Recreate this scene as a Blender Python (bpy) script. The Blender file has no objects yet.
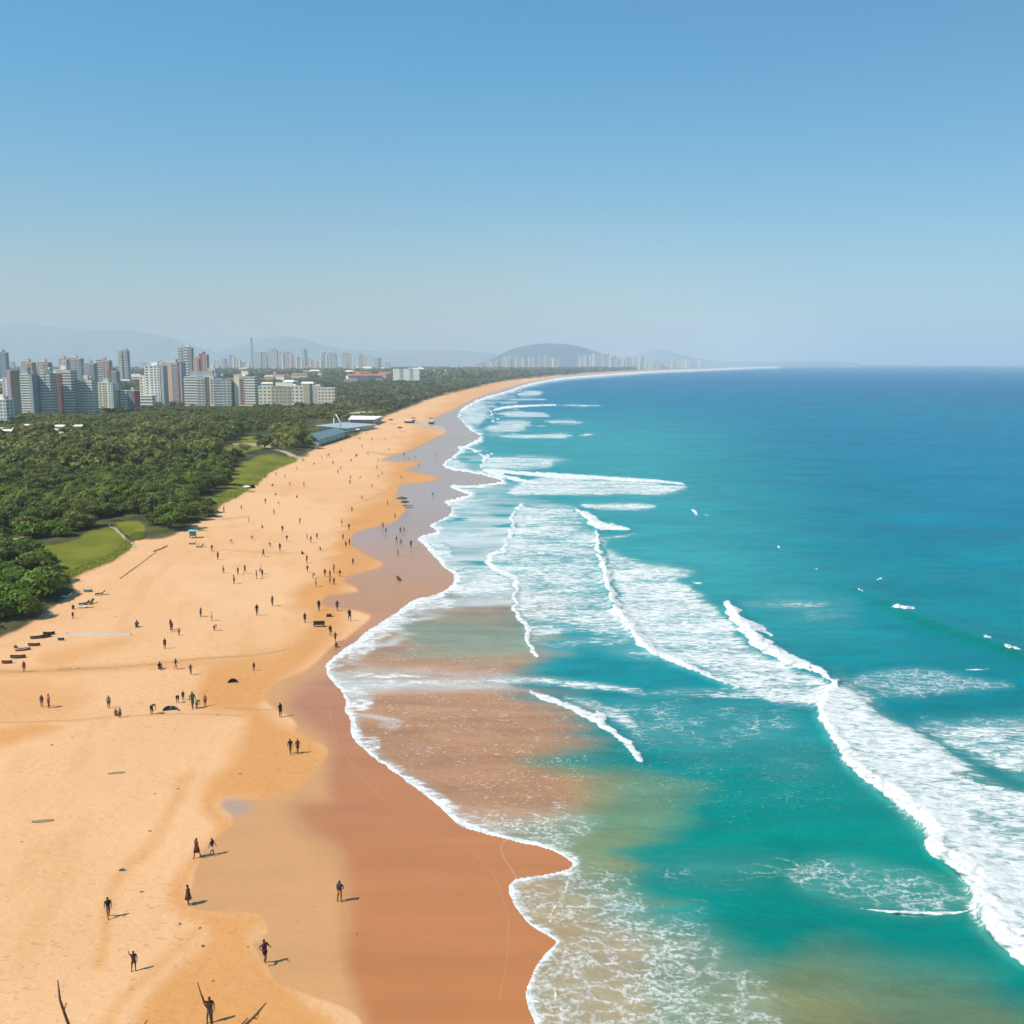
QUAL = 1.2; SKY = .095; SUNE = 4.3; EXPO = .33; HAZE = 1.1e-4; HAZEC = (.80,.88,.93,1)
import bpy, bmesh, math, random
import numpy as np
from mathutils import Vector, Matrix, Euler
random.seed(7); rng = np.random.default_rng(7)
SC = bpy.context.scene; COL = SC.collection
H = 45.0; F = 1024*35/36.0; PT = math.atan(149/F); SP, CP = math.sin(PT), math.cos(PT)

# ---------- ground chart: where the sight line of a surveyed point meets the ground ----------
def g2w(px, py, z=0.0):
    cx = (np.asarray(px, float)-512)/F; cy = (512-np.asarray(py, float))/F
    t = (H-z)/(SP-cy*CP)
    return cx*t, (CP+cy*SP)*t
def w2g(x, y):
    dep = y*CP+H*SP; up = y*SP-H*CP
    return 512+F*x/dep, 512-F*up/dep
def ss(a, b, x):
    t = np.clip((x-a)/(b-a), 0, 1); return t*t*(3-2*t)
def vnoise(x, y, seed=0):
    xi = np.floor(x).astype(np.int64); yi = np.floor(y).astype(np.int64)
    fx = x-xi; fy = y-yi; fx = fx*fx*(3-2*fx); fy = fy*fy*(3-2*fy)
    def h(a, b):
        n = (a*374761393+b*668265263+seed*1442695041) & 0x7fffffff
        n = ((n ^ (n >> 13))*1274126177) & 0x7fffffff
        return ((n ^ (n >> 16)) & 0xffff)/65535.0
    return (h(xi, yi)*(1-fx)+h(xi+1, yi)*fx)*(1-fy)+(h(xi, yi+1)*(1-fx)+h(xi+1, yi+1)*fx)*fy
def fbm(x, y, oct=4, seed=0, gain=.5):
    s = 0; a = 1; t = 0
    for i in range(oct):
        s = s+a*vnoise(x*2**i+17.3*i, y*2**i-9.1*i, seed+i); t += a; a *= gain
    return s/t
def cr(pts, n=6, closed=False):
    p = np.array(pts, float); m = len(p); out = []
    for i in range(m if closed else m-1):
        if closed: a, b, c, d = p[i-1], p[i], p[(i+1) % m], p[(i+2) % m]
        else: a, b, c, d = p[max(i-1, 0)], p[i], p[i+1], p[min(i+2, m-1)]
        for k in range(n):
            t = k/n
            q = .5*((2*b)+(c-a)*t+(2*a-5*b+4*c-d)*t*t+(3*b-a-3*c+d)*t**3)
            q[2:] = b[2:]*(1-t)+c[2:]*t
            out.append(q)
    if not closed: out.append(p[-1])
    return np.array(out)
def dist_w(P, pl):
    best = np.full(len(P), 1e18); w = np.zeros(len(P)); side = np.zeros(len(P))
    for i in range(len(pl)-1):
        a = pl[i, :2]; b = pl[i+1, :2]; ab = b-a; L = ab@ab
        if L < 1e-9: continue
        t = np.clip(((P-a)@ab)/L, 0, 1)
        d = P-(a+t[:, None]*ab); q = (d*d).sum(1); m = q < best
        best[m] = q[m]
        if pl.shape[1] > 2: w[m] = (pl[i, 2]*(1-t)+pl[i+1, 2]*t)[m]
        side[m] = np.sign(ab[0]*d[:, 1]-ab[1]*d[:, 0])[m]
    return np.sqrt(best), w, side
def clipbb(P, pl, mg):
    lo = pl[:, :2].min(0)-mg; hi = pl[:, :2].max(0)+mg
    return np.where(((P > lo) & (P < hi)).all(1))[0]
def stroke(P, pts, soft=1.0, smooth=True, wm=None):
    """line of half-width w (third number of each point)"""
    pl = cr(pts) if smooth else np.array(pts, float)
    out = np.zeros(len(P)); ix = clipbb(P, pl, pl[:, 2].max()+soft*2+2)
    if len(ix):
        d, w, _ = dist_w(P[ix], pl); w = w if wm is None else w*wm[ix]; out[ix] = 1-ss(w-soft, w+soft, d)
    return out
def psd(P, pts, smooth=True, mg=60):
    """signed distance, positive inside"""
    pl = cr(pts, 5, True) if smooth else np.array(pts, float)
    pl = np.vstack([pl, pl[:1]]); out = np.full(len(P), -float(mg)); ix = clipbb(P, pl, mg)
    if not len(ix): return out
    Q = P[ix]; d, _, _ = dist_w(Q, pl[:, :2]); ins = np.zeros(len(Q), bool)
    for i in range(len(pl)-1):
        x0, y0 = pl[i, :2]; x1, y1 = pl[i+1, :2]
        if y0 == y1: continue
        c = ((y0 > Q[:, 1]) != (y1 > Q[:, 1])) & (Q[:, 0] < (x1-x0)*(Q[:, 1]-y0)/(y1-y0)+x0)
        ins ^= c
    out[ix] = np.where(ins, d, -d); return np.clip(out, -mg, mg) if mg < 1000 else out
def region(P, pts, soft=3.0, sh=0): return ss(-soft, soft, psd(P, pts, mg=max(60, soft*1.5))+sh)

# ---------- nodes ----------
def mat(name):
    m = bpy.data.materials.new(name); m.use_nodes = True; nt = m.node_tree
    b = nt.nodes['Principled BSDF']; return m, nt, b
def nd(nt, t, **k):
    n = nt.nodes.new(t)
    for a, v in k.items():
        if a.startswith('i_'): n.inputs[a[2:].replace('_', ' ')].default_value = v
        else: setattr(n, a, v)
    return n
def mth(nt, op, a, b=None, c=None, clamp=False):
    n = nt.nodes.new('ShaderNodeMath'); n.operation = op; n.use_clamp = clamp
    for i, v in enumerate((a, b, c)):
        if v is None: continue
        if isinstance(v, (int, float)): n.inputs[i].default_value = v
        else: nt.links.new(v, n.inputs[i])
    return n.outputs[0]
def mrange(nt, v, a, b, c=0.0, d=1.0, smooth=True):
    n = nt.nodes.new('ShaderNodeMapRange'); n.clamp = True
    if smooth: n.interpolation_type = 'SMOOTHSTEP'
    for i, q in enumerate((v, a, b, c, d)):
        if isinstance(q, (int, float)): n.inputs[i].default_value = q
        else: nt.links.new(q, n.inputs[i])
    return n.outputs[0]
def mixc(nt, f, a, b, mode='MIX'):
    n = nt.nodes.new('ShaderNodeMix'); n.data_type = 'RGBA'; n.blend_type = mode
    for i, q in ((0, f), (6, a), (7, b)):
        if isinstance(q, (int, float)): n.inputs[i].default_value = q
        elif isinstance(q, tuple): n.inputs[i].default_value = q if len(q) == 4 else (*q, 1)
        else: nt.links.new(q, n.inputs[i])
    return n.outputs[2]
def coords(nt, sx=1, sy=1, sz=1, gen='Object'):
    t = nt.nodes.new('ShaderNodeTexCoord'); m = nt.nodes.new('ShaderNodeMapping')
    nt.links.new(t.outputs[gen], m.inputs[0]); m.inputs['Scale'].default_value = (sx, sy, sz); return m.outputs[0]
def noise(nt, vec, scale, detail=4, rough=.5, dist=0):
    n = nd(nt, 'ShaderNodeTexNoise', i_Scale=scale, i_Detail=detail, i_Roughness=rough, i_Distortion=dist)
    nt.links.new(vec, n.inputs['Vector']); return n.outputs['Fac']
def bump(nt, h, strength, dist, prev=None):
    n = nd(nt, 'ShaderNodeBump', i_Strength=1.0, i_Distance=dist)
    if isinstance(strength, (int, float)): n.inputs['Strength'].default_value = strength
    else: nt.links.new(strength, n.inputs['Strength'])
    nt.links.new(h, n.inputs['Height'])
    if prev: nt.links.new(prev, n.inputs['Normal'])
    return n.outputs[0]
def simple(name, col, rough=.7, var=.15, scale=1.0, metal=0, spec=.3):
    m, nt, b = mat(name); v = coords(nt); n = noise(nt, v, scale, 5)
    f = mrange(nt, n, .3, .7, 1-var, 1+var, False)
    c = nd(nt, 'ShaderNodeCombineColor')
    for i in range(3): nt.links.new(mth(nt, 'MULTIPLY', f, col[i]), c.inputs[i])
    nt.links.new(c.outputs[0], b.inputs['Base Color']); b.inputs['Roughness'].default_value = rough
    b.inputs['Metallic'].default_value = metal; b.inputs['Specular IOR Level'].default_value = spec; return m

# ---------- meshes from arrays ----------
def mesh_np(name, co, faces, smooth=True):
    """faces: (n,k) int array, one face size"""
    me = bpy.data.meshes.new(name); co = np.asarray(co, np.float32); f = np.asarray(faces, np.int32); k = f.shape[1]
    me.vertices.add(len(co)); me.vertices.foreach_set('co', co.ravel())
    me.loops.add(f.size); me.loops.foreach_set('vertex_index', f.ravel())
    me.polygons.add(len(f)); me.polygons.foreach_set('loop_start', np.arange(0, f.size, k, dtype=np.int32))
    me.update(calc_edges=True)
    if smooth: me.polygons.foreach_set('use_smooth', np.ones(len(f), bool))
    me.validate(); return me
def attr(me, name, arr):
    if arr.ndim == 2:
        a = me.attributes.new(name, 'FLOAT_COLOR', 'POINT')
        if arr.shape[1] == 3: arr = np.hstack([arr, np.ones((len(arr), 1))])
        a.data.foreach_set('color', arr.astype(np.float32).ravel())
    else:
        a = me.attributes.new(name, 'FLOAT', 'POINT'); a.data.foreach_set('value', arr.astype(np.float32))
def link(name, me, parent=None, mats=()):
    o = bpy.data.objects.new(name, me); COL.objects.link(o); o.parent = parent
    for m in mats if me is not None else ():
        me.materials.append(m)
    return o
def tag(o, label=None, cat=None, group=None, kind=None):
    for k, v in (('label', label), ('category', cat), ('group', group), ('kind', kind)):
        if v: o[k] = v
    return o
def empty(name, loc, rz=0.0):
    o = bpy.data.objects.new(name, None); COL.objects.link(o); o.location = loc; o.rotation_euler = (0, 0, rz); return o
def copy_tree(o, parent=None):
    c = o.copy(); COL.objects.link(c); c.parent = parent
    for ch in o.children: copy_tree(ch, c)
    return c

# ---------- survey lines ----------
SHORE = [(3500,355),(870,355),(856,364.2),(820,365.6),(780,366.5),(740,367.8),(700,369.5),(650,371.5),(600,375),(560,378.5),(530,384),(505,392),
(484,398),(470,404),(460,411),(459,417),(464,423),(472,431),(481,436),(476,441),(466,446),(459,447),(458,452),(450,459),(443,464),(452,469),(468,471.5),(486,475),(500,479),
(503,481.5),(492,484),(474,486),(451,486),(462,491),(471,494.5),(458,499),(446,502),(451,508),(450,515),(440,521),(431,526),(437,532),
(420,537.5),(428,548),(437,557),(443,565),(452,573),(455,581),(446,591),(430,597),(416,600),(405,607),(395,615),(380,625),(366,633),(354,643),(343,651),(333,659),
(327,666),(328,676),(340,688),(344,695),(347,703),(345,709),(350,718),(351,726),(355,738),(364,748),(373,757),(387,767),(400,776),(412,784),(423,792),(434,801),(443,809),(459,823),
(475,829),(493,834),(510,838),(526,842),(540,845),(553,850),(565,857),(573,865),(566,871),(546,875),(528,878),(515,881),(510,889),(513,900),(518,910),(531,925),(549,935),
(556,941),(550,950),(541,962),(533,976),(528.6,992),(531,1008),(537,1024),(548,1060),(570,1130),(600,1450),(3500,1450)]
WET = [(3500,355),(870,355),(856,363.9),(780,366.2),(700,369.1),(650,371),(600,374.3),(560,377.5),(528,382.5),(500,390),(478,397),(462,405),(450,411),(436,417),(428,423),(440,427),(446,431),
(436,438),(425,443),(414,449),(400,454),(380,460),(402,462),(420,461),(413,466),(405,470),(425,474),(438,479),(420,483),(402,485),(397,495),(406,507),(400,516),(394,522),(372,528),(357,532),
(350,540),(352,547),(368,556),(383,565),(366,571),(348,576),(344,582),(358,590),(340,594),(325,596),(322,606),(345,609),(364,613),(371,618),(358,628),(348,637),
(337,644),(325,652),(310,667),(292,675),(277,683),(268,692),(266,699),(271,708),(292,720),(297,732),(313,741),(327,750),(318,765),(308,777),(294,790),(262,797),(240,799),(226,800),(221,806),
(231,816),(228,828),(214,840),(203,852),(196,866),(190,886),(188,902),(200,910),(230,912),(258,915),(268,926),(262,937),(252,946),(266,968),(280,983),(317,997),(345,1008),(362,1024),(372,1060),(390,1130),(420,1450),(3500,1450)]
VEG = [(-3500,355),(860,355),(850,363.9),(780,365.6),(700,368.3),(650,370),(600,372.6),(560,375.6),(540,377.3),(500,382),(470,389),(430,399),(400,411),(385,417),(372,428),(345,440),(322,447),
(313,451),(300,459),(275,470),(262,480),(250,489),(237,497),(222,505),(216,517),(200,522),(180,531),(166,538),(150,540),(138,540),(132,545),(115,559),(98,567),(80,573),(70,579),(74,592),(60,602),
(44,612),(22,629),(0,638),(-60,668),(-160,720),(-400,830),(-900,1000),(-3500,1450)]
SAT = [(300,640),(335,650),(340,668),(300,690),(292,708),(330,740),(330,775),(330,800),(296,806),(300,825),(342,853),(345,880),(348,910),(346,950),(355,985),(370,1024),(400,1130),(440,1450),(1200,1450),(1200,640)]
LAWNS = [[(22,546),(50,545),(75,540),(90,530),(110,526),(121,535),(133,545),(115,559),(97,567),(84,572),(70,579),(60,575),(54,561),(32,555)],
[(113,525),(128,521),(142,522),(146,532),(142,538),(133,539),(122,531)],
[(211,507),(206,498),(227,491),(233,472),(255,457),(275,455),(298,460),(275,470),(262,480),(250,489),(237,497)],
[(222,449),(236,445),(262,448),(246,452),(232,458),(222,456)],[(236,441),(252,436),(272,437),(278,444),(262,445),(246,443)]]
PATHS = [[(110,525,.8),(120,533,.9),(128,541,1.2),(136,547,2.5)],[(234,444,.8),(252,444.5,.8),(270,447,.9),(284,452,1.),(304,459.5,1.6)],[(0,541,.8),(30,537,.6)]]
def poly_world(P, amp, scale, seed, ax=1., sx=1.):
    """natural wobble of an outline, in metres"""
    x, y = g2w(P[:, 0], P[:, 1])
    d = np.hypot(x, y); a = amp*np.clip(d/150, .5, 6); s = scale*np.clip(d/150, .5, 6)
    x2 = x+ax*a*(fbm(x/scale/sx, y/scale, 4, seed)-.5)*2; y2 = y+a*(fbm(x/scale/sx+50, y/scale+9, 4, seed+7)-.5)*2
    u, v = w2g(x2, y2); return np.stack([u, v], 1)
def land_z(P, sea=None, veg=None):
    x, y = g2w(P[:, 0], P[:, 1]); D = np.hypot(x, y)
    if sea is None: sea = psd(P, SHORE, mg=120)
    if veg is None: veg = psd(P, VEG, mg=60)
    m = D/F
    z = np.where(sea > 0, -np.clip(sea*m*.03, 0, 2.5), np.clip(-sea*m*.012, 0, .35))
    z = z+ss(-2, 14, veg)*.8
    return z
def land_z1(px, py):
    return float(land_z(np.array([[px, py]], float))[0])
def place(px, py):
    z = land_z1(px, py); x, y = g2w(px, py, z); return Vector((float(x), float(y), z))

def grid(rows, cols):
    u, v = np.meshgrid(cols, rows); n, m = u.shape
    P = np.stack([u.ravel(), v.ravel()], 1); i = np.arange(n*m).reshape(n, m)
    f = np.stack([i[:-1, :-1], i[1:, :-1], i[1:, 1:], i[:-1, 1:]], -1).reshape(-1, 4); return P, f
def keep(P, f, mask):
    f = f[mask[f].any(1)]; u = np.unique(f); r = np.full(len(P), -1); r[u] = np.arange(len(u)); return u, r[f]
near = np.arange(390, 1034, QUAL); 
rows = np.concatenate([363+1.45*np.exp(np.linspace(0, math.log(27/1.45), int(60/QUAL*1.3)))[:-1], near, np.arange(1038, 1450, 9)])
cols = np.concatenate([np.linspace(-3000, -60, 60), np.arange(-40, 1064, QUAL), np.linspace(1075, 3300, 60)])
# ================= ground =================
P, f = grid(rows, cols)
Pw = poly_world(P, .45, 5, 3)
sea = psd(Pw, SHORE, mg=120)
use, f2 = keep(P, f, sea < 25); G = P[use]; Gw = Pw[use]; gsea = sea[use]
wx, wy = g2w(G[:, 0], G[:, 1]); D = np.hypot(wx, wy)
wetd = psd(Gw, WET, mg=60); vegd = psd(Gw, VEG, mg=60); wet = ss(-2.2, 2.6, wetd)
sat = ss(-15, 11, psd(Gw, SAT, mg=60))
sat = np.maximum(sat, ss(700, 620, G[:, 1])*.55)
n1 = fbm(wx/40, wy/40, 5, 11); n2 = fbm(wx/9, wy/9, 4, 21); n3 = fbm(wx/3, wy/3, 3, 31)
def lerp(a, b, t): return a*(1-t[:, None])+b*t[:, None]
C = lambda *c: np.array(c, float)[None, :]
col = np.repeat(C(.75,.425,.215), len(G), 0)
damp = .0*n1
DAMP = [ # darker, more orange patches of damp sand
 ([(425,430),(470,470),(420,520),(385,560),(350,590),(345,630),(300,670),(262,700),(282,720),(330,750),(300,800),(225,800),(232,830),(195,870),(190,910),(262,915),(250,946),(300,1000),(420,1100),(120,1100),(150,1000),(210,940),(170,905),(180,870),(215,830),(205,800),(240,740),(246,722),(235,712),(200,708),(205,670),(240,655),(280,650),(310,620),(290,600),(330,560),(345,520),(385,490),(395,460)], 7, .95),
 ([(-100,690),(0,686),(45,680),(85,696),(70,715),(20,722),(-60,740),(-160,740)], 8, .6),
 ([(-120,735),(0,727),(40,722),(60,728),(30,738),(0,747),(-100,770)], 4, .95),
 ([(35,660),(80,645),(125,640),(100,652),(60,668)], 4, .55),
 ([(-60,672),(60,667),(200,658),(250,654),(320,648),(250,664),(150,668),(60,674),(-60,682)], 2.5, .7),
 ([(182,780),(198,775),(180,810),(158,845),(120,890),(106,960),(92,965),(100,930),(118,870),(160,820)], 4, .6),
 ([(150,965),(190,930),(215,925),(180,960),(130,1000),(105,1030),(95,1024)], 5, .6),
 ([(130,1030),(160,1005),(210,998),(250,996),(300,1000),(330,1040),(120,1060)], 6, .9),
 ([(265,776),(295,768),(300,775),(270,792),(255,790)], 3, .6),
 ([(245,715),(300,708),(318,712),(290,716)], 2, .5),
 ([(420,425),(470,385),(520,381),(470,402),(445,415)], 3, .5)]
Gd = poly_world(G, 1.6, 6, 33)
for pts, sf, k in DAMP: damp = np.maximum(damp, k*region(Gd, pts, sf*1.7))
shal = ss(-.12, .16, n1-.5+.25*(n2-.5))
damp = np.clip(damp+.22*shal*(1-damp)+.25*(n2-.5), 0, 1)
col = lerp(col, C(.63,.285,.095), damp)
# tide lines and trodden tracks: narrow strips of darker sand
TR = [[(-40,672,.9),(40,671,1.1),(120,667,1.),(200,659,1.1),(258,655,1.1),(290,648,.6)],[(-40,722,.7),(60,721,.9),(130,716,.7),(190,714,.6),(245,716,.6)],
 [(60,669,1.),(85,668,1.3),(110,668,1.1)],[(225,708,.7),(262,709.5,.8),(278,710,.5)],[(370,452,.6),(395,455,.9),(420,453,.7)],[(345,507,.3),(372,498,.6),(392,488,.5)],[(330,530,.3),(350,525,.5),(372,520,.4)],
 [(215,549,.3),(260,552,.5),(300,553,.4)],[(215,518,.6),(226,519,.9),(250,517,.4)],[(290,805,.6),(292,815,.5)],[(305,773,.4),(322,766,.7),(330,760,.4)],[(325,932,.6),(350,938,1.1),(362,935,.5)]]
tr = np.zeros(len(G))
for t in TR: tr = np.maximum(tr, stroke(Gw, t, .8))
tr *= .45+.9*n3
col = lerp(col, C(.36,.21,.09), np.clip(tr, 0, 1)*.55)
# tide-scalloped streaks running along the beach
a1 = fbm((wx+wy*.25)/3.2, (wy-wx*.6)/14, 4, 77); st = ss(.56, .72, a1)*ss(.42, .62, n1)*(1-wet)
col = lerp(col, C(.60,.30,.11), st*.25)
wcol = lerp(np.repeat(C(.57,.275,.105), len(G), 0), C(.48,.17,.045), sat)
wcol = lerp(wcol, C(.37,.25,.19), ss(610, 500, G[:, 1])*.85)  # greyer with distance: sky reflection put into the far wet sand colour
wcol = wcol*(1+.16*(n1-.5))[:, None]
col = lerp(col, wcol, wet)
ponds = region(Gw, [(223,801),(236,799),(245,806),(240,815),(228,812)], 9)+region(Gw, [(400,420),(448,424),(468,428),(455,431),(430,430)], 5)
isl = .8*region(Gw, [(278,805),(290,804),(300,815),(301,830),(292,826)], 9)+.7*region(Gw, [(300,825),(335,845),(348,880),(350,930),(340,950),(338,880),(318,850)], 16)
col = lerp(col, C(.53,.245,.09), np.clip(isl, 0, 1)*wet)
veg = ss(-1.2, 1.6, vegd+3*(n2-.5))
vcol = lerp(np.repeat(C(.045,.055,.018), len(G), 0), C(.11,.10,.035), ss(.45, .7, n2))
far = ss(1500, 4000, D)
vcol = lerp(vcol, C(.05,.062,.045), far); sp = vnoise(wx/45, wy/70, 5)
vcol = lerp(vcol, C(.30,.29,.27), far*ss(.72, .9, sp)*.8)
vcol = lerp(vcol, C(.20,.13,.07), ss(6, 0, vegd)*.5*ss(900, 300, D))
col = lerp(col, vcol, veg)
lawn = np.zeros(len(G))
for l in LAWNS: lawn = np.maximum(lawn, ss(-.9, .9, psd(Gw, l, mg=60)))
col = lerp(col, lerp(np.repeat(C(.135,.150,.012), len(G), 0), C(.20,.185,.02), ss(.35, .65, n2)), lawn)
pa = np.zeros(len(G))
for l in PATHS: pa = np.maximum(pa, stroke(Gw, l, .5))
col = lerp(col, C(.50,.36,.22), pa)
lines = np.zeros(len(G))
for t in ([(508,838,.3),(502,846,.4),(503,856,.4),(509,868,.35),(517,879,.3)],[(330,700,.3),(333,730,.35),(352,765,.4),(385,800,.3)],[(430,830,.2),(470,850,.35),(500,890,.4),(508,940,.4),(500,1000,.4)],[(395,545,.3),(410,575,.35),(395,597,.3)]): lines = np.maximum(lines, stroke(Gw, t, .5)*(.25 if t[0][0] != 508 else .7))
col = lerp(col, C(.66,.43,.27), lines)
col = lerp(col, C(.34,.27,.23), np.clip(region(Gw, [(223,802),(236,800),(250,804),(246,812),(232,815),(225,810)], 8), 0, 1)*.65)
wetm = wet*(1-veg)*np.maximum(.55+.45*sat, ss(620, 520, G[:, 1]))
wetm = np.maximum(wetm, np.clip(ponds, 0, 1)*(1-veg))
z = land_z(G, gsea, vegd)
relief = (n2-.5)*.10+(n1-.5)*.25*ss(0, 12, -wetd)+(n3-.5)*.05
z = z+relief*ss(2, 9, -gsea)*(1-.8*wet)-tr*.05*(1-wet)
wx3, wy3 = wx*(1-z/H), wy*(1-z/H)
# far plain rolls gently up towards the hills
me = mesh_np('ground', np.stack([wx3, wy3, z], 1), f2); attr(me, 'col', col); attr(me, 'wet', wetm); attr(me, 'veg', veg)
m, nt, b = mat('sand_and_soil')
A = nd(nt, 'ShaderNodeAttribute', attribute_name='col'); W = nd(nt, 'ShaderNodeAttribute', attribute_name='wet')
v = coords(nt); ng = noise(nt, v, 1.1, 8, .62, .3); ns = noise(nt, v, 9, 4, .6); dry = mth(nt, 'SUBTRACT', 1, W.outputs['Fac'])
fac = mth(nt, 'ADD', 1.0, mth(nt, 'MULTIPLY', mth(nt, 'SUBTRACT', ng, .5), mth(nt, 'ADD', .06, mth(nt, 'MULTIPLY', dry, .12))))
fac = mth(nt, 'ADD', fac, mth(nt, 'MULTIPLY', mth(nt, 'SUBTRACT', ns, .5), mth(nt, 'MULTIPLY', dry, .08)))
pits = noise(nt, coords(nt, .8, 1.3, 1), 1.7, 3, .5, .5)       # trodden sand
fac = mth(nt, 'SUBTRACT', fac, mth(nt, 'MULTIPLY', mrange(nt, pits, .58, .70, 0, .22), mth(nt, 'MULTIPLY', dry, mrange(nt, noise(nt, v, .05, 3), .42, .62))))
sc = nd(nt, 'ShaderNodeVectorMath', operation='SCALE'); nt.links.new(A.outputs['Color'], sc.inputs[0]); nt.links.new(fac, sc.inputs['Scale'])
nt.links.new(sc.outputs[0], b.inputs['Base Color'])
wn_ = noise(nt, coords(nt, .06, .35, 1), .8, 5, .6, .4); wst = mth(nt, 'MULTIPLY', mth(nt, 'SUBTRACT', wn_, .5), .35)
fac = mth(nt, 'ADD', fac, mth(nt, 'MULTIPLY', wst, W.outputs['Fac'])); nt.links.new(fac, sc.inputs['Scale'])
r = mth(nt, 'ADD', mrange(nt, W.outputs['Fac'], 0, 1, .95, .22), mth(nt, 'MULTIPLY', mth(nt, 'MULTIPLY', wst, W.outputs['Fac']), 1.2), None, True); nt.links.new(r, b.inputs['Roughness'])
nt.links.new(mrange(nt, W.outputs['Fac'], 0, 1, .12, .6), b.inputs['Specular IOR Level'])
nt.links.new(bump(nt, mth(nt, 'ADD', mth(nt, 'MULTIPLY', ng, .6), mth(nt, 'ADD', mth(nt, 'MULTIPLY', ns, .12), mth(nt, 'MULTIPLY', pits, .5))), mth(nt, 'ADD', .03, mth(nt, 'MULTIPLY', dry, .38)), .28), b.inputs['Normal'])
tag(link('ground', me, None, [m]), kind='structure', label='orange sand beach, wet foreshore and wooded coastal plain', cat='ground')

# ================= sea =================
use, f2 = keep(P, f, sea > -6); S = P[use]; Sw = poly_world(S, .45, 5, 3); ssea = sea[use]
wx, wy = g2w(S[:, 0], S[:, 1]); D = np.hypot(wx, wy); X, Y = S[:, 0], S[:, 1]
Sf = poly_world(S, .9, 4, 13)     # crisper wobble for foam outlines
Sl = poly_world(S, 3.0, 6, 23, 3.5, 4.)   # loose wobble for colour patches
m1 = fbm(wx/30, wy/18, 5, 41); m2 = fbm(wx/7, wy/4, 4, 51)
# body colour by depth and suspended sand
deep, blue, teal, green = C(.0,.112,.225), C(.0,.148,.240), C(.0,.175,.200), C(.0,.180,.145)
k = Y+(X-512)*-.05+(m1-.5)*40
body = lerp(np.repeat(deep, len(S), 0), blue, ss(362, 400, k))
body = lerp(body, C(.0,.155,.200), ss(395, 480, k)*ss(1100, 600, X))
body = lerp(body, teal, ss(450, 610, k)); body = lerp(body, green, ss(640, 860, k))
off = ss(0, 110, ssea)            # paler water over the bar close to the beach
lite = ss(300, 60, X-520-(Y-400)*.55)*ss(395, 440, Y)*ss(720, 560, Y)
body = lerp(body, C(.035,.27,.27), np.clip(lite, 0, 1)*.75)
SILT = [([(300,600),(420,590),(505,600),(528,640),(533,690),(560,720),(576,760),(585,800),(575,850),(560,900),(500,900),(300,760)], 38, 1., (.38,.195,.105)),
 ([(400,618),(470,615),(525,625),(528,650),(480,660),(420,652),(385,640)], 14, .75, (.16,.26,.20)),
 ([(500,840),(600,830),(650,850),(660,920),(720,960),(800,985),(880,1010),(960,1100),(500,1100)], 26, .8, (.20,.195,.085)),
 ([(520,860),(600,880),(640,940),(660,1040),(560,1100),(480,1040),(520,960)], 20, .75, (.36,.21,.09)),
 ([(780,960),(900,970),(1024,1000),(1100,1100),(700,1100)], 30, .6, (.20,.19,.08)),
 ([(560,760),(640,775),(680,820),(640,860),(570,850)], 30, .6, (.19,.23,.11))]
for pts, sf, a, c in SILT: body = lerp(body, C(*c), a*region(Sl, pts, sf))
FILM = [([(443,500),(480,498),(522,503),(512,520),(506,540),(488,561),(512,575),(516,598),(450,605),(405,610),(440,590),(455,575),(437,560),(418,538),(430,526)], 6, .75),
 ([(452,410),(475,400),(510,388),(490,410),(490,430),(478,435),(462,422)], 4, .6),
 ([(343,652),(395,618),(450,600),(515,597),(510,603),(430,612),(380,640),(350,660)], 5, .75),
 ([(328,664),(400,668),(520,675),(525,690),(420,690),(345,688)], 5, .5),
 ([(345,690),(380,690),(372,720),(360,735),(348,715)], 5, .45),
 ([(446,460),(480,448),(487,458),(484,470),(455,468)], 3, .4),
 ([(455,486),(510,484),(550,486),(520,496),(480,498)], 3, .45)]
film = np.zeros(len(S)); fk = ss(.30, .60, fbm(wx/14, wy/5, 4, 61))
for pts, sf, a in FILM: film = np.maximum(film, a*region(Sl, pts, sf))
film = np.clip(film*1.2, 0, .95)*(.5+.5*fk)
body = lerp(body, C(.50,.52,.50), film)
body = body*(1+.22*(m1-.5)+.14*(m2-.5))[:, None]
# ---- foam ----
solid = np.zeros(len(S)); wash = solid.copy(); lace = solid.copy(); speck = solid.copy(); zz = solid.copy()
WM = .55+.95*fbm(wx/2.2, wy/2.2, 4, 91)*np.clip(1, 1, 1)
def add(a, pts, soft=1., k=1.): return np.maximum(a, k*stroke(Sf, pts, soft*1.25, wm=WM))
NF = (fbm(wx/90, wy/22, 4, 95)-.55)*np.interp(Y, [370,390,440,520,700], [3,5,6,6,9]); NF += (fbm(wx/20, wy/6, 3, 96)-.5)*np.interp(Y, [370,440,520], [0,2,4])
def addr(a, pts, soft=3., k=1.): return np.maximum(a, k*region(Sf, pts, soft*1.3, NF))
sh = np.array(SHORE)[4:-3]        # swash edge, wide where it runs straight up the beach
wd = np.interp(sh[:, 1], [364,375,400,440,470,500,540,580,605,640,668,700,735,760,790,830,850,880,910,950,1000,1130], [1.3,2.2,2.5,3,3,3.5,4,5,7,9,7,4.5,3.5,4,4.5,5,4.5,4,5,4.5,5,7])
edge = np.clip(ssea, 0, 40); wl = np.interp(Y, sh[:, 1], wd) if False else None
d, w, _ = dist_w(Sf[(ssea < 32)], cr(np.column_stack([sh, wd]), 4)); sub = np.where(ssea < 32)[0]
w = w*WM[sub]*np.interp(Y[sub],[380,480,700,900],[.75,.7,.95,1]); q = 1-ss(w*.35, w*1.1, d); solid[sub] = np.maximum(solid[sub], q*.9)
q = 1-ss(w*.6, w*3.4, d); wash[sub] = np.maximum(wash[sub], q*.66)
far2 = ss(372, 366, Y)*ss(6, 2, ssea); solid = np.maximum(solid, far2*.35)
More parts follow.
